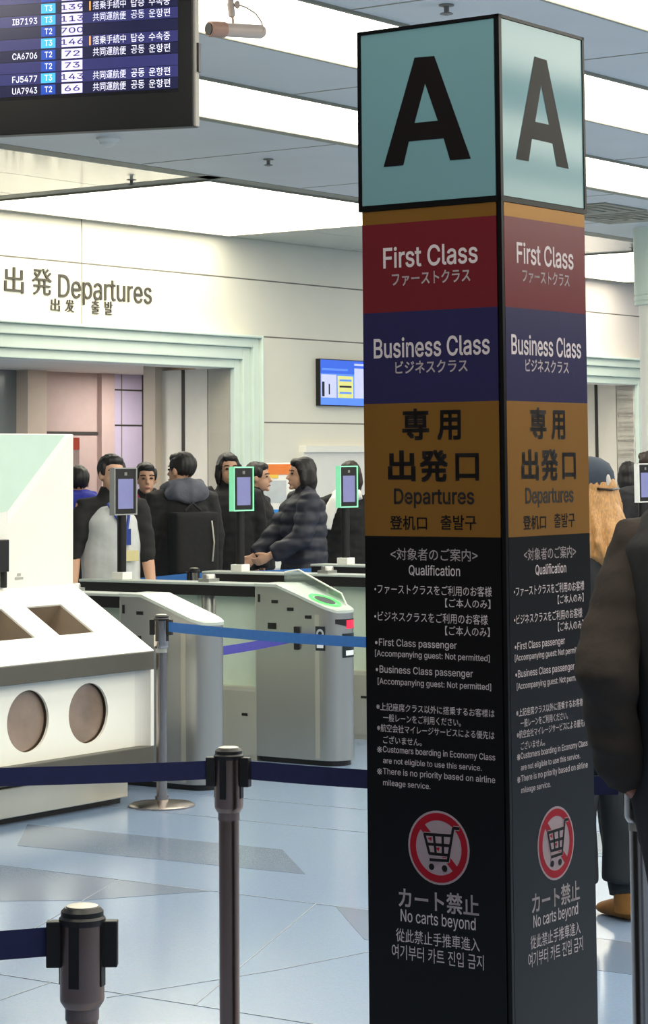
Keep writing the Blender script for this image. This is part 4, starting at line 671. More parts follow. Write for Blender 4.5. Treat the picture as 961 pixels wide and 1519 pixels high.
# ------------------------------------------------------------ gates
GW = .115; GLEN = 1.95
def ftop(y): return .86+.14*min(1, max(0, (y-.03)/.40))
def gate_outline(r, y1, n=12):
    pts = [(-r*math.cos(PI*k/n), GW-r*math.sin(PI*k/n)) for k in range(n+1)]   # bullnose front from -x round to +x
    ys = [GW+(y1-GW)*k/6 for k in range(1, 7)]
    return pts+[(r, y) for y in ys]+[(-r, y) for y in reversed(ys)]
def outline_prism(q, out, zb, zt_fn, mi=0):
    n = len(out); vs = [(x, y, zb) for x, y in out]+[(x, y, zt_fn(y)) for x, y in out]
    q.add(vs, [(i, (i+1) % n, n+(i+1) % n, n+i) for i in range(n)]+[tuple(range(n))[::-1]], mi)
    m_ = n; tops = [n+i for i in range(n)]                            # top as strips so that the slope stays clean
    nb = 13                                                           # bullnose points
    l = nb-1; k0, k1 = 0, l
    fs = [tuple(tops[:nb])]
    L_, R_ = [tops[0]]+[tops[n-1-i] for i in range(6)], [tops[nb-1]]+[tops[nb+i] for i in range(6)]
    for i in range(6): fs.append((L_[i], R_[i], R_[i+1], L_[i+1]))
    q.add([], [], mi); q.f += fs_off(fs, len(q.v)-2*n); q.mi += [mi]*len(fs)
def fs_off(fs, o): return [tuple(i+o for i in f) for f in fs]
def make_gate():
    t = thing('boarding_gate', 'x', 'gate', (0, 0, 0), RZ)
    q = MB(); outline_prism(q, gate_outline(GW, .58), .03, lambda y: ftop(y)-.012)
    cab = q.build('front_cabinet', 'steel', t, smooth=True)
    q = MB(); q.box(-GW-.0015, -GW, .13, .16, .04, .84); q.box(-GW-.001, -GW, .575, .58, .04, .97); q.build('seam_strip', 'steel_light', cab)
    q = MB(); outline_prism(q, gate_outline(GW-.02, .55), 0, lambda y: .03); q.build('plinth', 'black', t)
    q = MB(); outline_prism(q, gate_outline(GW+.004, .585), .85, lambda y: ftop(y)+.004)
    # thin lid: lift its lower rim to follow the slope
    q.v = [(x, y, (ftop(y)-.012 if abs(z-.85) < 1e-6 else z)) for x, y, z in q.v]
    q.build('top_plate', 'plate_pale', t, smooth=True)
    for y0, y1, z0, z1 in ((.545, .56, .90, .945), (.418, .462, .896, .914), (.308, .352, .856, .874), (.183, .227, .816, .834), (.43, .49, .75, .785)):
        q = MB(); q.box(-GW-.003, -GW+.002, y0, y1, z0, z1); q.build('sensor_slot', 'black', cab)
    q = MB(); q.box(-GW-.02, -GW+.002, .265, .295, .64, .77); q.build('belt_socket', 'black', cab, bevel=.004)
    # low box, rail, glass
    q = MB(); q.prism([(-GW, .58, .03), (GW, .58, .03), (GW, .58, .39), (GW-.02, .58, .41), (-GW+.02, .58, .41), (-GW, .58, .39)], (0, GLEN-.58, 0)); q.box(-GW+.01, GW-.01, .58, GLEN-.02, 0, .03)
    lb = q.build('low_box', 'steel_light', t)
    for y, w_ in ((.66, .02), (1.02, .05), (1.4, .05)): q = MB(); q.box(-GW-.003, -GW+.002, y-w_, y+w_, .25, .265); q.build('vent_slot', 'black', lb)
    q = MB(); q.box(-.085, .085, .58, GLEN, .985, 1.0); q.build('rail_top', 'plate_pale', t, bevel=.003)
    q = MB(); q.box(-.08, .08, .585, GLEN-.005, .925, .985); q.build('rail_beam', 'black', t)
    for y0, y1 in ((.62, .94), (1.08, 1.34), (1.42, 1.82)):
        q = MB(); q.box(-.02, .02, y0, y1, .41, .925); q.build('glass_panel', 'frost', t)
    q = MB(); q.lathe([(.04, .41), (.04, 1.035), (.036, 1.045)], c=(0, 1.01, 0), n=20); q.box(-.05, .05, .97, 1.05, .93, 1.02); q.build('hinge_post', 'steel', t, smooth=True)
    q = MB(); q.box(-.06, .06, GLEN-.12, GLEN, .41, .925); q.build('end_post', 'steel_light', t, bevel=.004)
    # glass wing on the far edge of the cabinet
    q = MB(); q.prism([(GW-.03, .08, ftop(.08)), (GW-.03, .12, ftop(.12)+.055), (GW-.03, .42, 1.075), (GW-.03, .52, 1.06), (GW-.03, .52, .998)], (.012, 0, 0)); wing = q.build('glass_wing', 'glass', t)
    q = MB(); q.tube([(GW-.024, .08, ftop(.08)), (GW-.024, .12, ftop(.12)+.058), (GW-.024, .42, 1.078), (GW-.024, .52, 1.063)], .005, 8); q.build('edge_strip', 'white', wing)
    return t
gate0 = make_gate()
def gate_extras(g, lit):
    if not lit: return
    q = MB()                                                          # glowing ring on the slope
    n = 36; vs = []; fs = []
    for k in range(n):
        for r in (.066, .09): vs.append((r*math.cos(2*PI*k/n), .17+r*1.05*math.sin(2*PI*k/n), ftop(.17+r*1.05*math.sin(2*PI*k/n))+.0075))
    for k in range(n): j = (k+1) % n; fs.append((2*k, 2*k+1, 2*j+1, 2*j))
    q.add(vs, fs); q.build('light_ring', 'led_green', g)
    q = MB(); q.poly([(.058*math.cos(2*PI*k/20), .17+.061*math.sin(2*PI*k/20), ftop(.17+.061*math.sin(2*PI*k/20))+.0065) for k in range(20)]); q.build('reader_pad', 'label_black', g)
    def nose(ang, z, off=.002):                                       # point on the bullnose; angle 0 = straight ahead, + towards +x
        r = GW+off; return (r*math.sin(ang), GW-r*math.cos(ang), z)
    def patch(a0, a1, z0, z1, mi, q, off, n=8, skew=0):
        for k in range(n):
            b0, b1 = a0+(a1-a0)*k/n, a0+(a1-a0)*(k+1)/n; s0, s1 = skew*(1-k/n), skew*(1-(k+1)/n)
            q.quad(nose(b0, z0+s0, off), nose(b1, z0+s1, off), nose(b1, z1, off), nose(b0, z1, off), mi)
    q = MB(); patch(-.85, .6, .755, .815, 0, q, .002, skew=.035); patch(-.25, .4, .762, .808, 1, q, .003)
    q.build('status_display', ['black', 'led_red'], g)
    q = MB(); patch(-.5, .6, .60, .735, 0, q, .002); patch(-.15, .2, .675, .715, 1, q, .003, 4); patch(-.3, .4, .612, .64, 1, q, .003, 5); q.build('gate_label', ['label_black', 'label_white'], g)
    q = MB(); q.box(-GW-.002, -GW+.001, .09, .155, .64, .775, 0)
    q2 = q; me = plate(circle(.122, .735, .026, 24), [circle(.122, .735, .013, 20)], .001)
    q2.add([(-GW-.003, v.co.x, v.co.y) for v in me.vertices], [tuple(p.vertices) for p in me.polygons], 1)
    q2.box(-GW-.0028, -GW, .10, .108, .695, .735, 1); q2.box(-GW-.0028, -GW, .10, .145, .655, .672, 1)
    q.build('gate_label', ['label_black', 'label_white'], g)
GA = [9.99, 11.185, 12.385, 13.585, 15.84]
GL = ['silver boarding gate between the white kiosk and the gate with the green ring', 'silver boarding gate with glowing green ring and red lit display',
      'silver boarding gate half hidden just left behind the pillar', 'silver boarding gate mostly hidden behind the pillar, carrying the third face terminal',
      'silver boarding gate behind the man in brown at right edge']
gates = []
for i, a in enumerate(GA):
    g = gate0 if i == 0 else copy_tree(gate0)
    g.location = W(a, 7.84); g['label'] = GL[i]; g['group'] = 'automatic boarding gates'; gates.append(g)
for ch in list(gate0.children_recursive):
    if ch.name.split('.')[0] in ('glass_wing', 'edge_strip'): bpy.data.objects.remove(ch)
for i in (1, 2): gate_extras(gates[i], True)
# ------------------------------------------------------------ face terminals on the gates
def terminal(a, b, label, frame, tilt=0, glow=False):
    t = thing('face_terminal', label, 'terminal', W(a, b, 1.0), RZ, 'face recognition terminals on the gates')
    q = MB(); q.box(-.045, .045, -.045, .045, 0, .045); q.build('foot', 'white', t, bevel=.004)
    q = MB(); q.lathe([(.028, .04), (.028, .46)], n=18); q.build('pole', 'black', t, smooth=True)
    q = MB(); q.box(-.098, .098, -.03, .005, .395, .665); hd = q.build('housing', 'black', t, bevel=.006)
    q = MB()
    for x0, x1, z0, z1 in ((-.106, -.098, .387, .673), (.098, .106, .387, .673), (-.098, .098, .665, .673), (-.098, .098, .387, .395)): q.box(x0, x1, -.034, .006, z0, z1)
    q.build('frame', frame, t)
    q = MB(); q.box(-.07, .07, -.0325, -.03, .425, .605); q.build('screen', 'screen_lilac', t)
    q = MB(); q.box(-.012, .012, -.033, -.03, .625, .645); q.build('camera_window', 'tv_grey', hd)
    return t
terminal(GA[1], 9.52, 'grey framed face terminal on black pole in front of staff in white vest', 'grey_frame')
terminal(GA[2], 9.54, 'green lit face terminal in front of the tall person in black coat', 'glow_green')
terminal(GA[3], 9.55, 'green lit face terminal touching the left edge of the pillar', 'glow_green')
p = on_b(951, 800, 7.98); terminal(GA[4], 7.84+.62, 'white framed face terminal at right edge beside the blonde woman', 'glow_white')
# ------------------------------------------------------------ belt stanchions
def stanchion(loc, hz, label, metal='steel_dark_refl', belts=(), clips=(), beltmat='belt_navy', H=.94, base=True):
    t = thing('belt_stanchion', label, 'stanchion', loc, 0, 'retractable belt stanchions')
    q = MB(); q.lathe([(.165, 0), (.165, .008), (.15, .016), (.06, .028), (.034, .034), (.034, .05)], n=40); q.build('base', metal, t, smooth=True)
    q = MB(); q.lathe([(.0265, .03), (.0265, H-.16)], n=28); q.build('post', metal, t, smooth=True)
    q = MB(); q.lathe([(.0285, H-.185), (.0285, H-.163)], n=28); q.build('collar', 'grey_frame' if metal != 'steel_dark_refl' else 'collar', t, smooth=True)
    q = MB(); q.lathe([(.030, H-.165), (.0365, H-.155), (.0375, H-.15), (.0375, H-.02)], n=32); hd = q.build('head', metal, t, smooth=True)
    q = MB(); q.lathe([(.0385, H-.028), (.0395, H-.024), (.0395, H-.018), (.036, H-.014), (.036, H-.006), (.030, H)], n=32); cp_ = q.build('cap', 'black', t, smooth=True)
    q = MB(); q.lathe([(.027, H-.001), (.027, H+.0025), (.022, H+.004)], n=28); q.build('cap_disc', 'steel_light', cp_, smooth=True)
    for k in range(4):                                               # black vertical slots around the head
        a = hz+PI/4+PI/2*k; q = MB(); R_ = Matrix.Rotation(a, 3, 'Z')
        q.box(.0345, .0385, -.009, .009, H-.128, H-.022); q.v = [tuple(R_ @ Vector(v)) for v in q.v]; q.build('slot', 'black', hd)
    for a in clips:
        q = MB(); R_ = Matrix.Rotation(a, 3, 'Z'); q.box(.034, .060, -.012, .012, H-.098, H-.022); q.v = [tuple(R_ @ Vector(v)) for v in q.v]; q.build('belt_clip', 'black', t, bevel=.002)
    for end, sag in belts:                                           # belt from this head to a point
        e = Vector(end)-Vector(loc); a = math.atan2(e.y, e.x); s0 = Vector((math.cos(a)*.058, math.sin(a)*.058, H-.056)); n = 24; q = MB()
        nn = Vector((-math.sin(a), math.cos(a), 0))*.0008
        vs = []
        for k in range(n+1):
            u = k/n; c = s0.lerp(Vector((e.x, e.y, e.z)), u); c.z -= sag*4*u*(1-u)
            for dz in (-.024, .024):
                for sg in (-1, 1): vs.append(c+Vector((0, 0, dz))+nn*sg)
        fs = []
        for k in range(n):
            i = 4*k; fs += [(i, i+4, i+6, i+2), (i+1, i+3, i+7, i+5), (i, i+1, i+5, i+4), (i+2, i+6, i+7, i+3)]
        q.add(vs, fs); q.build('belt', beltmat, t)
    return t
mk('collar', (116, 104, 106), .35, metal=.3)
HB = .884                                                            # belt centre height
def beltpt(x, y, Y): return at_depth(x, y, Y)
Pn = at_depth(122, 1337, 4.13); Pn.z = 0
Pf = at_depth(339, 1108, 6.40); Pf.z = 0
Pk = on_z(240, 1196, 0)
Pr = at_depth(948, 1195, 6.17); Pr.z = 0
stanchion(Pn, .5, 'nearest steel belt post with dark reflections at bottom left, only its head showing', belts=[((-1.9, 4.0, HB), .02)], clips=[PI+.04, .0])
stanchion(Pf, .4, 'steel belt post with dark reflections standing alone on the blue floor left of the pillar', belts=[((-2.2, 6.35, HB), .015), ((Pr.x-.05, Pr.y+.02, HB-.02), .012)], clips=[PI, -.35])
e1 = at_depth(628, 955, 10.75); e1.z = HB
stanchion(Pk, .2, 'bright steel belt post beside the kiosk with a blue belt', metal='steel_post', belts=[((e1.x, e1.y, e1.z), .012)], clips=[PI, -.45], beltmat='belt_blue_lit')
stanchion((e1.x+.055, e1.y-.03, 0), .2, 'steel belt post hidden behind the pillar, holding the end of the blue belt', metal='steel_post', clips=[PI-.75])
stanchion(Pr, .3, 'steel belt post at lower right beside the man in brown', metal='steel_post', clips=[PI/2])
P2 = on_b(288, 850, 10.1); P2.z = 0
e2, e3 = W(17.4, 10.1, .93), W(11.98, 10.34, .92)
stanchion(P2, .2, 'distant steel belt post behind the gates, blue belts running right', metal='steel_post', H=1.0, belts=[(tuple(e2), .02), (tuple(e3), .004)], clips=[PI], beltmat='belt_blue_lit')
P3 = W(11.93, 10.36)
stanchion(P3, .2, 'distant steel belt post hidden behind the staff in white vest', metal='steel_post', H=.985, beltmat='belt_blue_lit')
# belt closing the lane between the two front gates
q = MB(); A_, B_ = Vector((GA[0]+GW, 8.02, .69)), Vector((GA[1]-GW-.018, 7.84+.28, .71)); vs = []; fs = []; n = 16
for k in range(n+1):
    c = A_.lerp(B_, k/n); c.z -= .006*4*(k/n)*(1-k/n)
    for dz in (-.024, .024):
        for d in (-.0008, .0008): vs.append((c.x-A_.x, c.y-A_.y+d, c.z-A_.z+dz))
for k in range(n): i = 4*k; fs += [(i, i+4, i+6, i+2), (i+1, i+3, i+7, i+5), (i, i+1, i+5, i+4), (i+2, i+6, i+7, i+3)]
t = thing('lane_belt', 'purple blue belt closing the lane between the two front gates', 'belt', W(A_.x, A_.y, A_.z), RZ)
q.add(vs, fs); q.build('strap', 'belt_purple', t)
q = MB(); q.box(-.001, .02, -.03, .03, -.04, .04); q.build('cassette', 'black', t, bevel=.003)
# information stand behind the queue
p = on_b(407, 700, 12.5)
t = thing('information_stand', 'orange and white poster stand behind the queue near the wall', 'poster stand', (p.x, p.y, 0), .1)
q = MB(); q.box(-.15, .15, -.02, .02, .2, 1.70); q.box(-.03, .03, -.02, .02, .02, .25); q.build('board', 'white', t, bevel=.004)
q = MB(); q.box(-.16, .16, -.16, .16, 0, .025); q.build('foot', 'steel', t, bevel=.004)
mk('poster_orange', (232, 128, 60), .5); mk('poster_yellow', (240, 200, 80), .5); mk('poster_blue', (40, 136, 220), .5); mk('poster_grey', (190, 196, 200), .5)
q = MB()
for z0, z1, x0, x1, mi in ((1.60, 1.69, -.13, .14, 0), (1.57, 1.60, -.13, .03, 1), (1.36, 1.55, -.13, .10, 3), (1.2, 1.30, -.14, .14, 2), (.86, 1.17, -.14, .14, 1), (.4, .8, -.14, .14, 3)): q.box(x0, x1, -.023, -.02, z0, z1, mi)
q.build('poster', ['poster_orange', 'poster_yellow', 'poster_blue', 'poster_grey'], t)
# ------------------------------------------------------------ people
def remesh(mb, name, m, parent, voxel=.012, smooth=6, fn=None):
    me = mb.mesh(name, m); o = bpy.data.objects.new(name, me); COL.objects.link(o)
    r = o.modifiers.new('r', 'REMESH'); r.mode = 'VOXEL'; r.voxel_size = voxel; r.use_smooth_shade = True
    s = o.modifiers.new('s', 'SMOOTH'); s.factor = .5; s.iterations = smooth
    me2 = eval_mesh(o)
    bpy.data.meshes.remove(me)
    if fn:
        me2.update(); nn = [v.normal.copy() for v in me2.vertices]
        for v, n_ in zip(me2.vertices, nn): v.co = fn(v.co.copy(), n_)
    if not me2.materials: me2.materials.append(M[m])
    for p in me2.polygons: p.use_smooth = True
    me2.name = name
    return link(name, me2, parent)
def ik(a, c, l1, l2, hint):
    a, c = Vector(a), Vector(c); d = c-a; L = min(d.length, (l1+l2)*.995); u = d.normalized(); c = a+u*L
    x = (l1*l1-l2*l2+L*L)/(2*L); h = math.sqrt(max(0, l1*l1-x*x)); hv = Vector(hint); hv = hv-u*hv.dot(u)
    hv = hv.normalized() if hv.length > 1e-4 else Vector((0, -1, 0))
    return a+u*x+hv*h, c
def hand(mb, wrist, fwd, palm_n, side, k=1.0, curl=.5):
    """palm plus five separate curled fingers; fwd along the hand, palm_n out of the palm, side towards the thumb"""
    f, pn, sd = Vector(fwd).normalized(), Vector(palm_n).normalized(), Vector(side).normalized(); w_ = Vector(wrist)
    mb.tube([w_-f*.02, w_+f*.02*k, w_+f*.06*k, w_+f*.09*k], [(.026*k, .020*k), (.034*k, .017*k), (.041*k, .015*k), (.038*k, .012*k)], 12, up=pn)
    for i, (off, ln) in enumerate(((.030, .072), (.010, .080), (-.010, .074), (-.029, .058))):
        p = w_+f*.085*k+sd*off*k; a = 0; pts = [p-f*.02*k, p]; d = f
        for s in (.42, .32, .26):
            a += curl*.75; d = f*math.cos(a)+pn*math.sin(a); p = p+d*ln*s*k; pts.append(p)
        mb.tube(pts, [.0085*k, .009*k, .0085*k, .0078*k, .006*k], 8, up=sd)
    p = w_+f*.03*k+sd*.03*k; pts = [w_+f*.02*k+sd*.015*k, p]
    for s, a in ((.035, .55), (.03, .3), (.022, .15)):
        d = (f*math.cos(a)+sd*math.sin(a)+pn*.35).normalized(); p = p+d*s*k; pts.append(p)
    mb.tube(pts, [.013*k, .013*k, .011*k, .010*k, .007*k], 8, up=pn)
def person(label, pos, facing, height=1.70, top='cloth_black', bottom='cloth_black', shoes='black', hair='hair_black', style='short', wrists=None, bulk=1.0, toplen=.86, collar=True, quilt=False, hood=None, head_yaw=0, lean=0, voxel=.013, step=.06, sleeve=1.0, group=None, head_tilt=0, skin='skin', armb=1.0, hint=(.5, -1, -.2), hdir=None):
    """facing: direction the person looks along, as an angle of local +y"""
    t = thing('person', label, 'person', (pos[0], pos[1], 0), facing, group)
    k = height/1.72
    V = lambda x, y, z: Vector((x*k, y*k, z*k))
    hy = math.radians(head_yaw)
    # --- skeleton
    sh = {s: V(.182*s*(.5+.5*bulk), -.005, 1.405) for s in (-1, 1)}
    hip = {s: V(.088*s, 0, .88) for s in (-1, 1)}
    ank = {s: V(.10*s, step*s-.03, .085) for s in (-1, 1)}
    kn = {s: (hip[s]+ank[s])/2+V(0, .025, .01) for s in (-1, 1)}
    wr = wrists or {}; W_ = {}; E_ = {}
    for s in (-1, 1):
        tgt = wr.get(s, (.255*s, .05, .845)); tgt = V(*tgt)
        e, w_ = ik(sh[s], tgt, .285*k, .255*k, (s*hint[0], hint[1], hint[2])); E_[s] = e; W_[s] = w_
    b = MB()
    b.tube([V(0, 0, .82), V(0, -.005, .93), V(0, 0, 1.06), V(0, .005, 1.2), V(0, 0, 1.32), V(0, -.01, 1.41), V(0, -.012, 1.455)],
           [(.13*k, .10*k), (.165*k, .115*k), (.135*k, .10*k), (.15*k, .11*k), (.165*k, .112*k), (.14*k, .085*k), (.065*k, .055*k)], 20, up=Vector((0, 1, 0)))
    b.tube([V(0, -.012, 1.42), V(0, -.005, 1.5), V(0, .008, 1.56)], [.06*k, .053*k, .055*k], 14, up=Vector((0, 1, 0)))
    R_ = Matrix.Rotation(hy, 3, 'Z') @ Matrix.Rotation(math.radians(head_tilt), 3, 'X'); hc = V(0, .02, 1.605)
    def HP(x, y, z): return hc+R_ @ V(x, y, z)
    b.ell(hc+R_ @ V(0, -.012, .022), (.074*k, .093*k, .094*k), 20, 14, rot=R_)         # skull
    b.ell(hc+R_ @ V(0, .022, -.045), (.056*k, .066*k, .072*k), 16, 12, rot=R_)         # jaw
    b.tube([HP(0, .082, .01), HP(0, .094, -.015), HP(0, .106, -.030), HP(0, .088, -.036)], [.009*k, .012*k, .015*k, .010*k], 8)
    b.ell(HP(0, .086, -.066), (.022*k, .010*k, .009*k), 10, 6, rot=R_); b.ell(HP(0, .075, -.10), (.022*k, .018*k, .016*k), 10, 6, rot=R_)
    for s in (-1, 1): b.ell(HP(.076*s, -.005, -.012), (.010*k, .020*k, .030*k), 10, 8, rot=R_)
    for s in (-1, 1):
        b.tube([hip[s], kn[s], ank[s]], [.085*k, .056*k, .040*k], 14); b.tube([ank[s]+V(0, -.03, -.03), ank[s]+V(0, .06, -.05), ank[s]+V(0, .15, -.062)], [(.038*k, .036*k), (.042*k, .03*k), (.03*k, .02*k)], 12)
        b.tube([sh[s]+V(-.05*s, 0, .01), sh[s], sh[s].lerp(E_[s], .5), E_[s], E_[s].lerp(W_[s], .4), W_[s]], [.05*k, .056*k, .048*k, .041*k, .039*k, .027*k], 14)
        f = (W_[s]-E_[s]).normalized() if not hdir else Vector(hdir).normalized(); side = Vector((0, 1, 0)); side = (side-f*side.dot(f)).normalized(); pn = f.cross(side)*(1 if s > 0 else -1)
        if pn.x*s > 0: pn = -pn
        hand(b, W_[s], f, pn, side, k, .55)
    remesh(b, 'body', skin, t, .0065 if voxel < .012 else .0085, 2)
    q = MB()
    for s in (-1, 1): q.ell(HP(.031*s, .0765, .004), (.013*k, .008*k, .0075*k), 10, 6, rot=R_)
    q.build('eye', 'eye', t, smooth=True)
    q = MB()
    for s in (-1, 1): q.tube([HP(.015*s, .082, .026), HP(.034*s, .079, .030), HP(.052*s, .066, .024)], .0038*k, 6)
    q.build('eyebrow', hair, t, smooth=True)
    q = MB(); q.ell(HP(0, .0935, -.066), (.021*k, .006*k, .006*k), 10, 6, rot=R_); q.build('mouth', 'lip', t, smooth=True)
    # --- trousers, shoes
    q = MB()
    q.tube([V(0, 0, 1.02), V(0, 0, .92), V(0, 0, .82)], [(.15*k, .118*k), (.175*k, .13*k), (.15*k, .118*k)], 18, up=Vector((0, 1, 0)))
    for s in (-1, 1): q.tube([hip[s]+V(0, 0, .02), kn[s], kn[s].lerp(ank[s], .6), ank[s]+V(0, .0, .005)], [.102*k, .080*k, .074*k, .072*k], 16)
    remesh(q, 'trousers', bottom, t, .014, 5, lambda c, n: c+n*(.006*mnoise.noise(c*9)))
    for s in (-1, 1):
        q = MB(); q.tube([ank[s]+V(0, -.062, -.045), ank[s]+V(0, -.02, -.042), ank[s]+V(0, .06, -.048), ank[s]+V(0, .13, -.058), ank[s]+V(0, .168, -.064)], [(.036*k, .034*k), (.045*k, .043*k), (.05*k, .036*k), (.046*k, .026*k), (.026*k, .018*k)], 14)
        q.tube([ank[s]+V(0, -.01, -.04), ank[s]+V(0, -.01, .04)], .05*k, 12)
        o_ = remesh(q, 'shoe', shoes, t, .009, 3)
        for v in o_.data.vertices: v.co.z = max(v.co.z, .002)
    # --- jacket
    q = MB(); B = bulk; zb = toplen
    q.tube([V(0, -.005, zb), V(0, -.005, zb+.03), V(0, 0, (zb+1.2)/2), V(0, .005, 1.2), V(0, 0, 1.32), V(0, -.01, 1.405), V(0, -.012, 1.46)],
           [(.178*k*B, .14*k*B), (.186*k*B, .148*k*B), (.180*k*B, .142*k*B), (.176*k*B, .138*k*B), (.185*k*B, .138*k*B), (.165*k*B, .11*k*B), (.085*k, .075*k)], 22, up=Vector((0, 1, 0)))
    for s in (-1, 1):
        fw = W_[s].lerp(E_[s], 1-sleeve) if sleeve < 1 else W_[s]
        q.tube([sh[s]+V(-.07*s, 0, .005), sh[s]+V(-.005*s, 0, .004), sh[s].lerp(E_[s], .5), E_[s], E_[s].lerp(fw, .5), fw], [.066*k*B*armb, .078*k*B*armb, .072*k*B*armb, .066*k*B*armb, .058*k*B*armb, .047*k*B*armb], 16)
    if collar: q.tube([V(0, -.014, 1.43), V(0, -.012, 1.49), V(0, -.008, 1.535)], [(.095*k, .085*k), (.078*k, .075*k), (.072*k, .07*k)], 18, up=Vector((0, 1, 0)))
    def wr_fn(c, n):
        d = .010*mnoise.noise(c*7)+.006*mnoise.noise(c*17)+.007*mnoise.noise(Vector((c.x*9, c.y*9, c.z*26)))
        if quilt: d += .012*abs(math.sin(c.z*PI/.095/k*1.0))-.004
        return c+n*d
    remesh(q, 'puffer_jacket' if quilt else 'jacket', top, t, voxel, 4, wr_fn)
    if hood:
        q = MB(); q.tube([V(-.13, -.06, 1.44), V(-.08, -.125, 1.46), V(0, -.145, 1.45), V(.08, -.125, 1.46), V(.13, -.06, 1.44)], [(.05*k, .035*k), (.06*k, .07*k), (.06*k, .085*k), (.06*k, .07*k), (.05*k, .035*k)], 14)
        q.tube([V(-.12, .03, 1.47), V(-.1, -.06, 1.5), V(0, -.1, 1.51), V(.1, -.06, 1.5), V(.12, .03, 1.47)], .045*k, 12)
        remesh(q, 'hood', hood, t, .012, 4, lambda c, n: c+n*(.012*mnoise.noise(c*12)))
    # --- hair
    if hair and style != 'none':
        q = MB()
        q.ell(HP(0, -.026, .034), (.084*k, .094*k, .096*k), 20, 14, rot=R_)
        q.ell(HP(0, .03, .082), (.062*k, .052*k, .036*k), 14, 8, rot=R_)
        for s in (-1, 1): q.ell(HP(.066*s, .012, .035), (.018*k, .035*k, .045*k), 10, 8, rot=R_)
        if style == 'long':
            q.tube([HP(0, -.055, .03), HP(0, -.085, -.06), HP(0, -.09, -.14), HP(0, -.085, -.23), HP(0, -.08, -.30)], [(.082*k, .07*k), (.088*k, .05*k), (.09*k, .042*k), (.08*k, .036*k), (.045*k, .022*k)], 16, up=Vector((0, 1, 0)))
            for s in (-1, 1): q.tube([HP(.07*s, -.01, .03), HP(.082*s, -.012, -.06), HP(.08*s, -.02, -.16), HP(.06*s, -.03, -.25)], [.03*k, .032*k, .03*k, .015*k], 10)
        if style == 'bob':
            q.tube([HP(0, -.05, .03), HP(0, -.065, -.06), HP(0, -.06, -.115)], [(.085*k, .06*k), (.088*k, .055*k), (.075*k, .045*k)], 16, up=Vector((0, 1, 0)))
            for s in (-1, 1): q.tube([HP(.072*s, .0, .03), HP(.08*s, .0, -.05), HP(.07*s, 0, -.11)], [.03*k, .03*k, .018*k], 10)
        remesh(q, 'hair', hair, t, .009, 3, lambda c, n: c+n*(.006*mnoise.noise(Vector((c.x*60, c.y*60, c.z*8)))))
    t['k'] = k
    return t
def spot(px, Y): X = (px-CX)/F*Y; return (X, Y)
def add(t, name, mb, m, vox=None, **kw):
    return remesh(mb, name, m, t, vox, **kw) if vox else mb.build(name, m, t, smooth=True)
TO_CAM = PI                                                          # local +y turned towards the viewer
# staff member behind the second gate
st = person('staff member in white vest and black sleeves reaching over the gate rail', spot(164, 15.3), TO_CAM+.3, 1.75, bulk=.9, top='cloth_black', bottom='cloth_black', style='short', wrists={1: (.27, .14, .90), -1: (-.24, .10, .86)}, sleeve=.3, head_yaw=10, collar=True)
q = MB(); V = lambda x, y, z: Vector((x, y, z))
q.tube([V(0, -.005, .84), V(0, 0, .98), V(0, .005, 1.2), V(0, 0, 1.34), V(0, -.008, 1.43)], [(.185, .17), (.19, .17), (.185, .165), (.165, .16), (.105, .12)], 22, up=Vector((0, 1, 0)))
add(st, 'vest', q, 'cloth_vest', .013, smooth=4, fn=lambda c, n: c+n*(.012*mnoise.noise(c*8)))
q = MB(); q.tube([V(.05, .12, 1.45), V(-.0, .168, 1.36), V(-.05, .178, 1.28)], .010, 8); q.tube([V(-.09, .10, 1.45), V(-.075, .165, 1.36), V(-.06, .178, 1.28)], .010, 8); q.box(-.085, -.035, .172, .188, 1.19, 1.29); add(st, 'lanyard', q, 'lanyard')
q = MB(); q.box(-.135, -.055, .166, .186, 1.09, 1.155); add(st, 'name_card', q, 'card')
# behind the staff: person with a magenta strap
p = person('person in black jacket with magenta bag strap behind the white vested staff', spot(216, 18.0), TO_CAM-.2, 1.70, top='cloth_charcoal', style='short', head_yaw=25)
q = MB(); q.tube([V(.08, .10, 1.48), V(-.02, .165, 1.37), V(-.10, .175, 1.25), V(-.20, .10, 1.10)], [(.03, .008)]*4, 8, up=Vector((0, 1, 0))); add(p, 'bag_strap', q, 'cloth_magenta')
q = MB(); q.ell((-.06, .17, 1.02), (.06, .07, .13)); add(p, 'shoulder_bag', q, 'cloth_magenta', .015)
# dark-haired person with grey hood and backpack
p = person('dark haired person with grey hood and black backpack, facing away', spot(268, 17.0), .45, 1.77, top='cloth_black', hood='cloth_grey', style='short', head_yaw=30, bulk=1.12)
q = MB(); q.box(-.16, .16, -.30, -.12, .93, 1.36); bag = remesh(q, 'backpack', 'cloth_black', p, .016, 9)
q = MB(); q.tube([(.10, -.30, 1.3), (.11, -.318, 1.15), (.10, -.31, 1.02)], .006, 6); q.build('zip', 'steel_light', bag)
q = MB(); q.tube([(-.06, -.20, 1.37), (0, -.2, 1.42), (.06, -.2, 1.37)], .010, 8); q.build('strap', 'cloth_charcoal', bag)
# tall person in black coat and the one beside
person('tall person in long black coat behind the first green lit terminal', spot(336, 18.5), TO_CAM+.3, 1.77, top='cloth_black', style='bob', toplen=.55, bulk=1.1)
person('person in black jacket right of the first green lit terminal, facing right', spot(378, 19.3), -PI/2-.2, 1.70, top='cloth_black', style='short', bulk=1.05)
# puffer jacket
p = person('person in navy quilted puffer jacket facing left beside the poster stand', spot(448, 17.9), PI/2+.25, 1.73, top='cloth_navy', bottom='cloth_olive', style='bob', quilt=True, bulk=1.18, toplen=.74, wrists={1: (.16, .36, .98), -1: (-.2, .30, 1.02)}, voxel=.012, sleeve=.93)
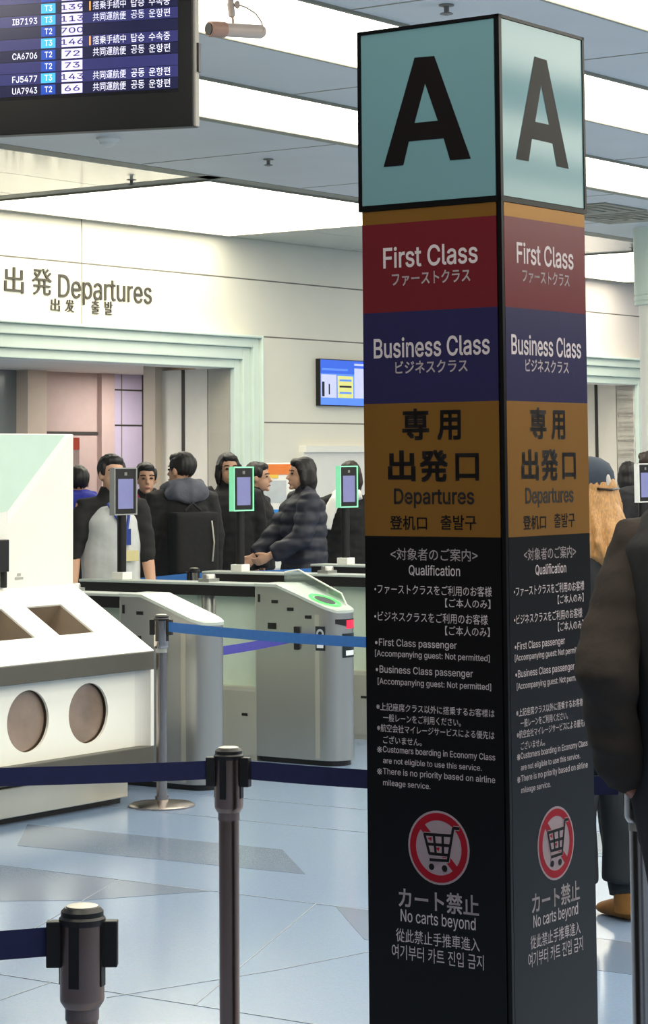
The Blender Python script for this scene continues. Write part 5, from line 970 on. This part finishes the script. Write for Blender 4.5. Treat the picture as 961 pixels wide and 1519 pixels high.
# person by the pillar edge
p = person('person in black with white scarf behind the second green lit terminal', spot(517, 18.9), TO_CAM-.3, 1.70, top='cloth_black', hair='hair_brown', style='bob', bulk=1.12)
q = MB(); q.tube([V(-.11, .07, 1.45), V(0, .12, 1.42), V(.11, .07, 1.45)], .045, 10); q.tube([V(.08, .13, 1.42), V(.14, .17, 1.28), V(.15, .18, 1.18)], [(.05, .02), (.06, .02), (.05, .02)], 10, up=Vector((0, 1, 0))); add(p, 'scarf', q, 'white', .012)
# person behind the kiosk edge
person('person with blue collar mostly hidden by the white kiosk back panel', spot(115, 17.6), .3, 1.68, top='cloth_black', hood='cloth_blue', style='short')
# blonde woman with cap
wp = (spot(868, 9.05)[0], 9.05)
p = person('blonde woman in dark cap seen from behind between the pillar and the man', wp, .55, 1.685, top='cloth_charcoal', bottom='cloth_teal', shoes='suede', hair='hair_blond', style='long', head_yaw=12, voxel=.011, step=-.04, bulk=1.02)
kk = p['k']; hz_ = math.radians(12); HR = Matrix.Rotation(hz_, 3, 'Z'); hc_ = Vector((0, .02, 1.605))*kk
def HQ(x, y, z): return hc_+HR @ (Vector((x, y, z))*kk)
q = MB()
prof = [(.098, .108, .012), (.100, .110, .04), (.096, .106, .075), (.080, .088, .108), (.05, .055, .128), (.012, .014, .136)]
vs = []; n = 28
for rx, ry, z in prof:
    for j in range(n): a = 2*PI*j/n; vs.append(HQ(rx*math.cos(a), -.012+ry*math.sin(a), z))
fs = [(i*n+j, i*n+(j+1) % n, (i+1)*n+(j+1) % n, (i+1)*n+j) for i in range(len(prof)-1) for j in range(n)]+[tuple(range((len(prof)-1)*n, len(prof)*n))]
q.add(vs, fs)
vs = []
for j in range(13):
    a = PI*(.12+.76*j/12)
    for rr, dz in ((1, .014), (1.0+.62*math.sin(a), -.004)): vs.append(HQ(.1*math.cos(a)*(1 if rr == 1 else 1.02), -.012+.11*math.sin(a)*rr, dz))
q.add(vs, [(2*j, 2*j+1, 2*j+3, 2*j+2) for j in range(12)])
cp2 = q.build('cap', 'cap', p, smooth=True)
q = MB(); q.ell(HQ(-.004, -.119, .040), (.013, .006, .026), 12, 8, rot=HR); q.build('back_opening', 'sock', cp2, smooth=True)
q = MB(); q.tube([HQ(-.055, -.108, .012), HQ(0, -.124, .008), HQ(.055, -.108, .012)], [(.016, .005)]*3, 8); q.build('strap', 'black', cp2)
q = MB(); q.tube([HQ(.020, -.124, .012), HQ(.045, -.115, .013)], [(.007, .003)]*2, 8); q.build('strap_label', 'cloth_olive', cp2)
q = MB()
for j in range(31):
    a = PI*.06-PI*1.12*j/30; wv = .012*math.sin(j*1.7); w2 = .010*math.sin(j*2.9)
    q.tube([HQ(.086*math.cos(a), -.012+.096*math.sin(a), .02), HQ(.098*math.cos(a), -.018+.110*math.sin(a), -.05), HQ(.108*math.cos(a)+wv, -.03+.122*math.sin(a), -.13), HQ(.118*math.cos(a)+wv+w2, -.04+.136*math.sin(a), -.19), HQ(.112*math.cos(a)+w2, -.045+.14*math.sin(a), -.24), HQ(.09*math.cos(a), -.045+.12*math.sin(a), -.28)], [.012, .015, .018, .018, .016, .005], 8)
remesh(q, 'hair_strands', 'hair_blond', p, .007, 5, lambda c, n: c+n*(.005*mnoise.noise(Vector((c.x*70, c.y*70, c.z*5)))))
q = MB(); q.tube([(-.13, -.0, 1.43), (0, -.08, 1.40), (.13, -.0, 1.43)], .05, 12); add(p, 'scarf', q, 'cloth_grey', .014)
for s in (-1, 1):
    q = MB(); q.tube([(.10*s*kk, -.03-.04*s-.01, .09), (.10*s*kk, -.03-.04*s-.01, .17)], [.052, .050], 14); q.build('sock', 'sock', p, smooth=True)
    q = MB(); q.tube([(.10*s*kk, -.03-.04*s-.012, .03), (.10*s*kk, -.03-.04*s-.012, .10), (.10*s*kk, -.03-.04*s-.012, .105)], [(.058, .062), (.060, .062), (.054, .056)], 16); q.build('boot_shaft', 'suede', p, smooth=True)
    q = MB(); q.tube([(.09*s*kk, -.03-.02*s, .50), (.10*s*kk, -.03-.04*s, .30), (.10*s*kk, -.03-.04*s, .14)], [.088, .092, .098], 18); add(p, 'trouser_leg', q, 'cloth_teal', .012, fn=lambda c, n: c+n*(.008*mnoise.noise(c*8)))
# two travellers at the far right
person('dark haired traveller behind the white framed terminal, right edge', spot(959, 18.6), .2, 1.76, top='cloth_charcoal', hair='hair_brown', style='short', head_yaw=40)
person('traveller with black bobbed hair just right of the blonde woman, farther back', spot(928, 20.5), -.4, 1.68, top='cloth_brown', hair='hair_black', style='bob', bulk=1.1)
# man in the foreground at the right edge
mp = (.872, 5.15)
p = person('man in dark brown jacket seen from behind, cut by the right edge', mp, .10, 1.84, top='cloth_brown', bottom='cloth_black', style='short', bulk=1.12, toplen=.80, wrists={-1: (-.232, -.01, .945), 1: (.26, .06, .86)}, voxel=.010, skin='skin_dark', sleeve=1.06, armb=.84, hint=(.75, -1, -.1), hdir=(.35, .9, -.35))
kk = p['k']
q = MB(); VV = lambda x, y, z: Vector((x, y, z))*kk
q.tube([VV(.02, -.02, .46), VV(.02, -.02, .62), VV(.015, -.02, .78), VV(.01, -.02, .92), VV(-.005, -.04, 1.1), VV(-.025, -.045, 1.28), VV(-.03, -.04, 1.37), VV(0, -.02, 1.44), VV(0, -.012, 1.48)], [(r*kk, d*kk) for r, d in ((.165, .15), (.195, .165), (.218, .178), (.230, .20), (.226, .225), (.232, .225), (.224, .195), (.18, .14), (.10, .09))], 26, up=Vector((0, 1, 0)))
add(p, 'coat_body', q, 'cloth_black', .012, smooth=3, fn=lambda c, n: c+n*(.012*mnoise.noise(c*6)))
for o in list(COL.objects):
    if 'k' in o.keys(): del o['k']
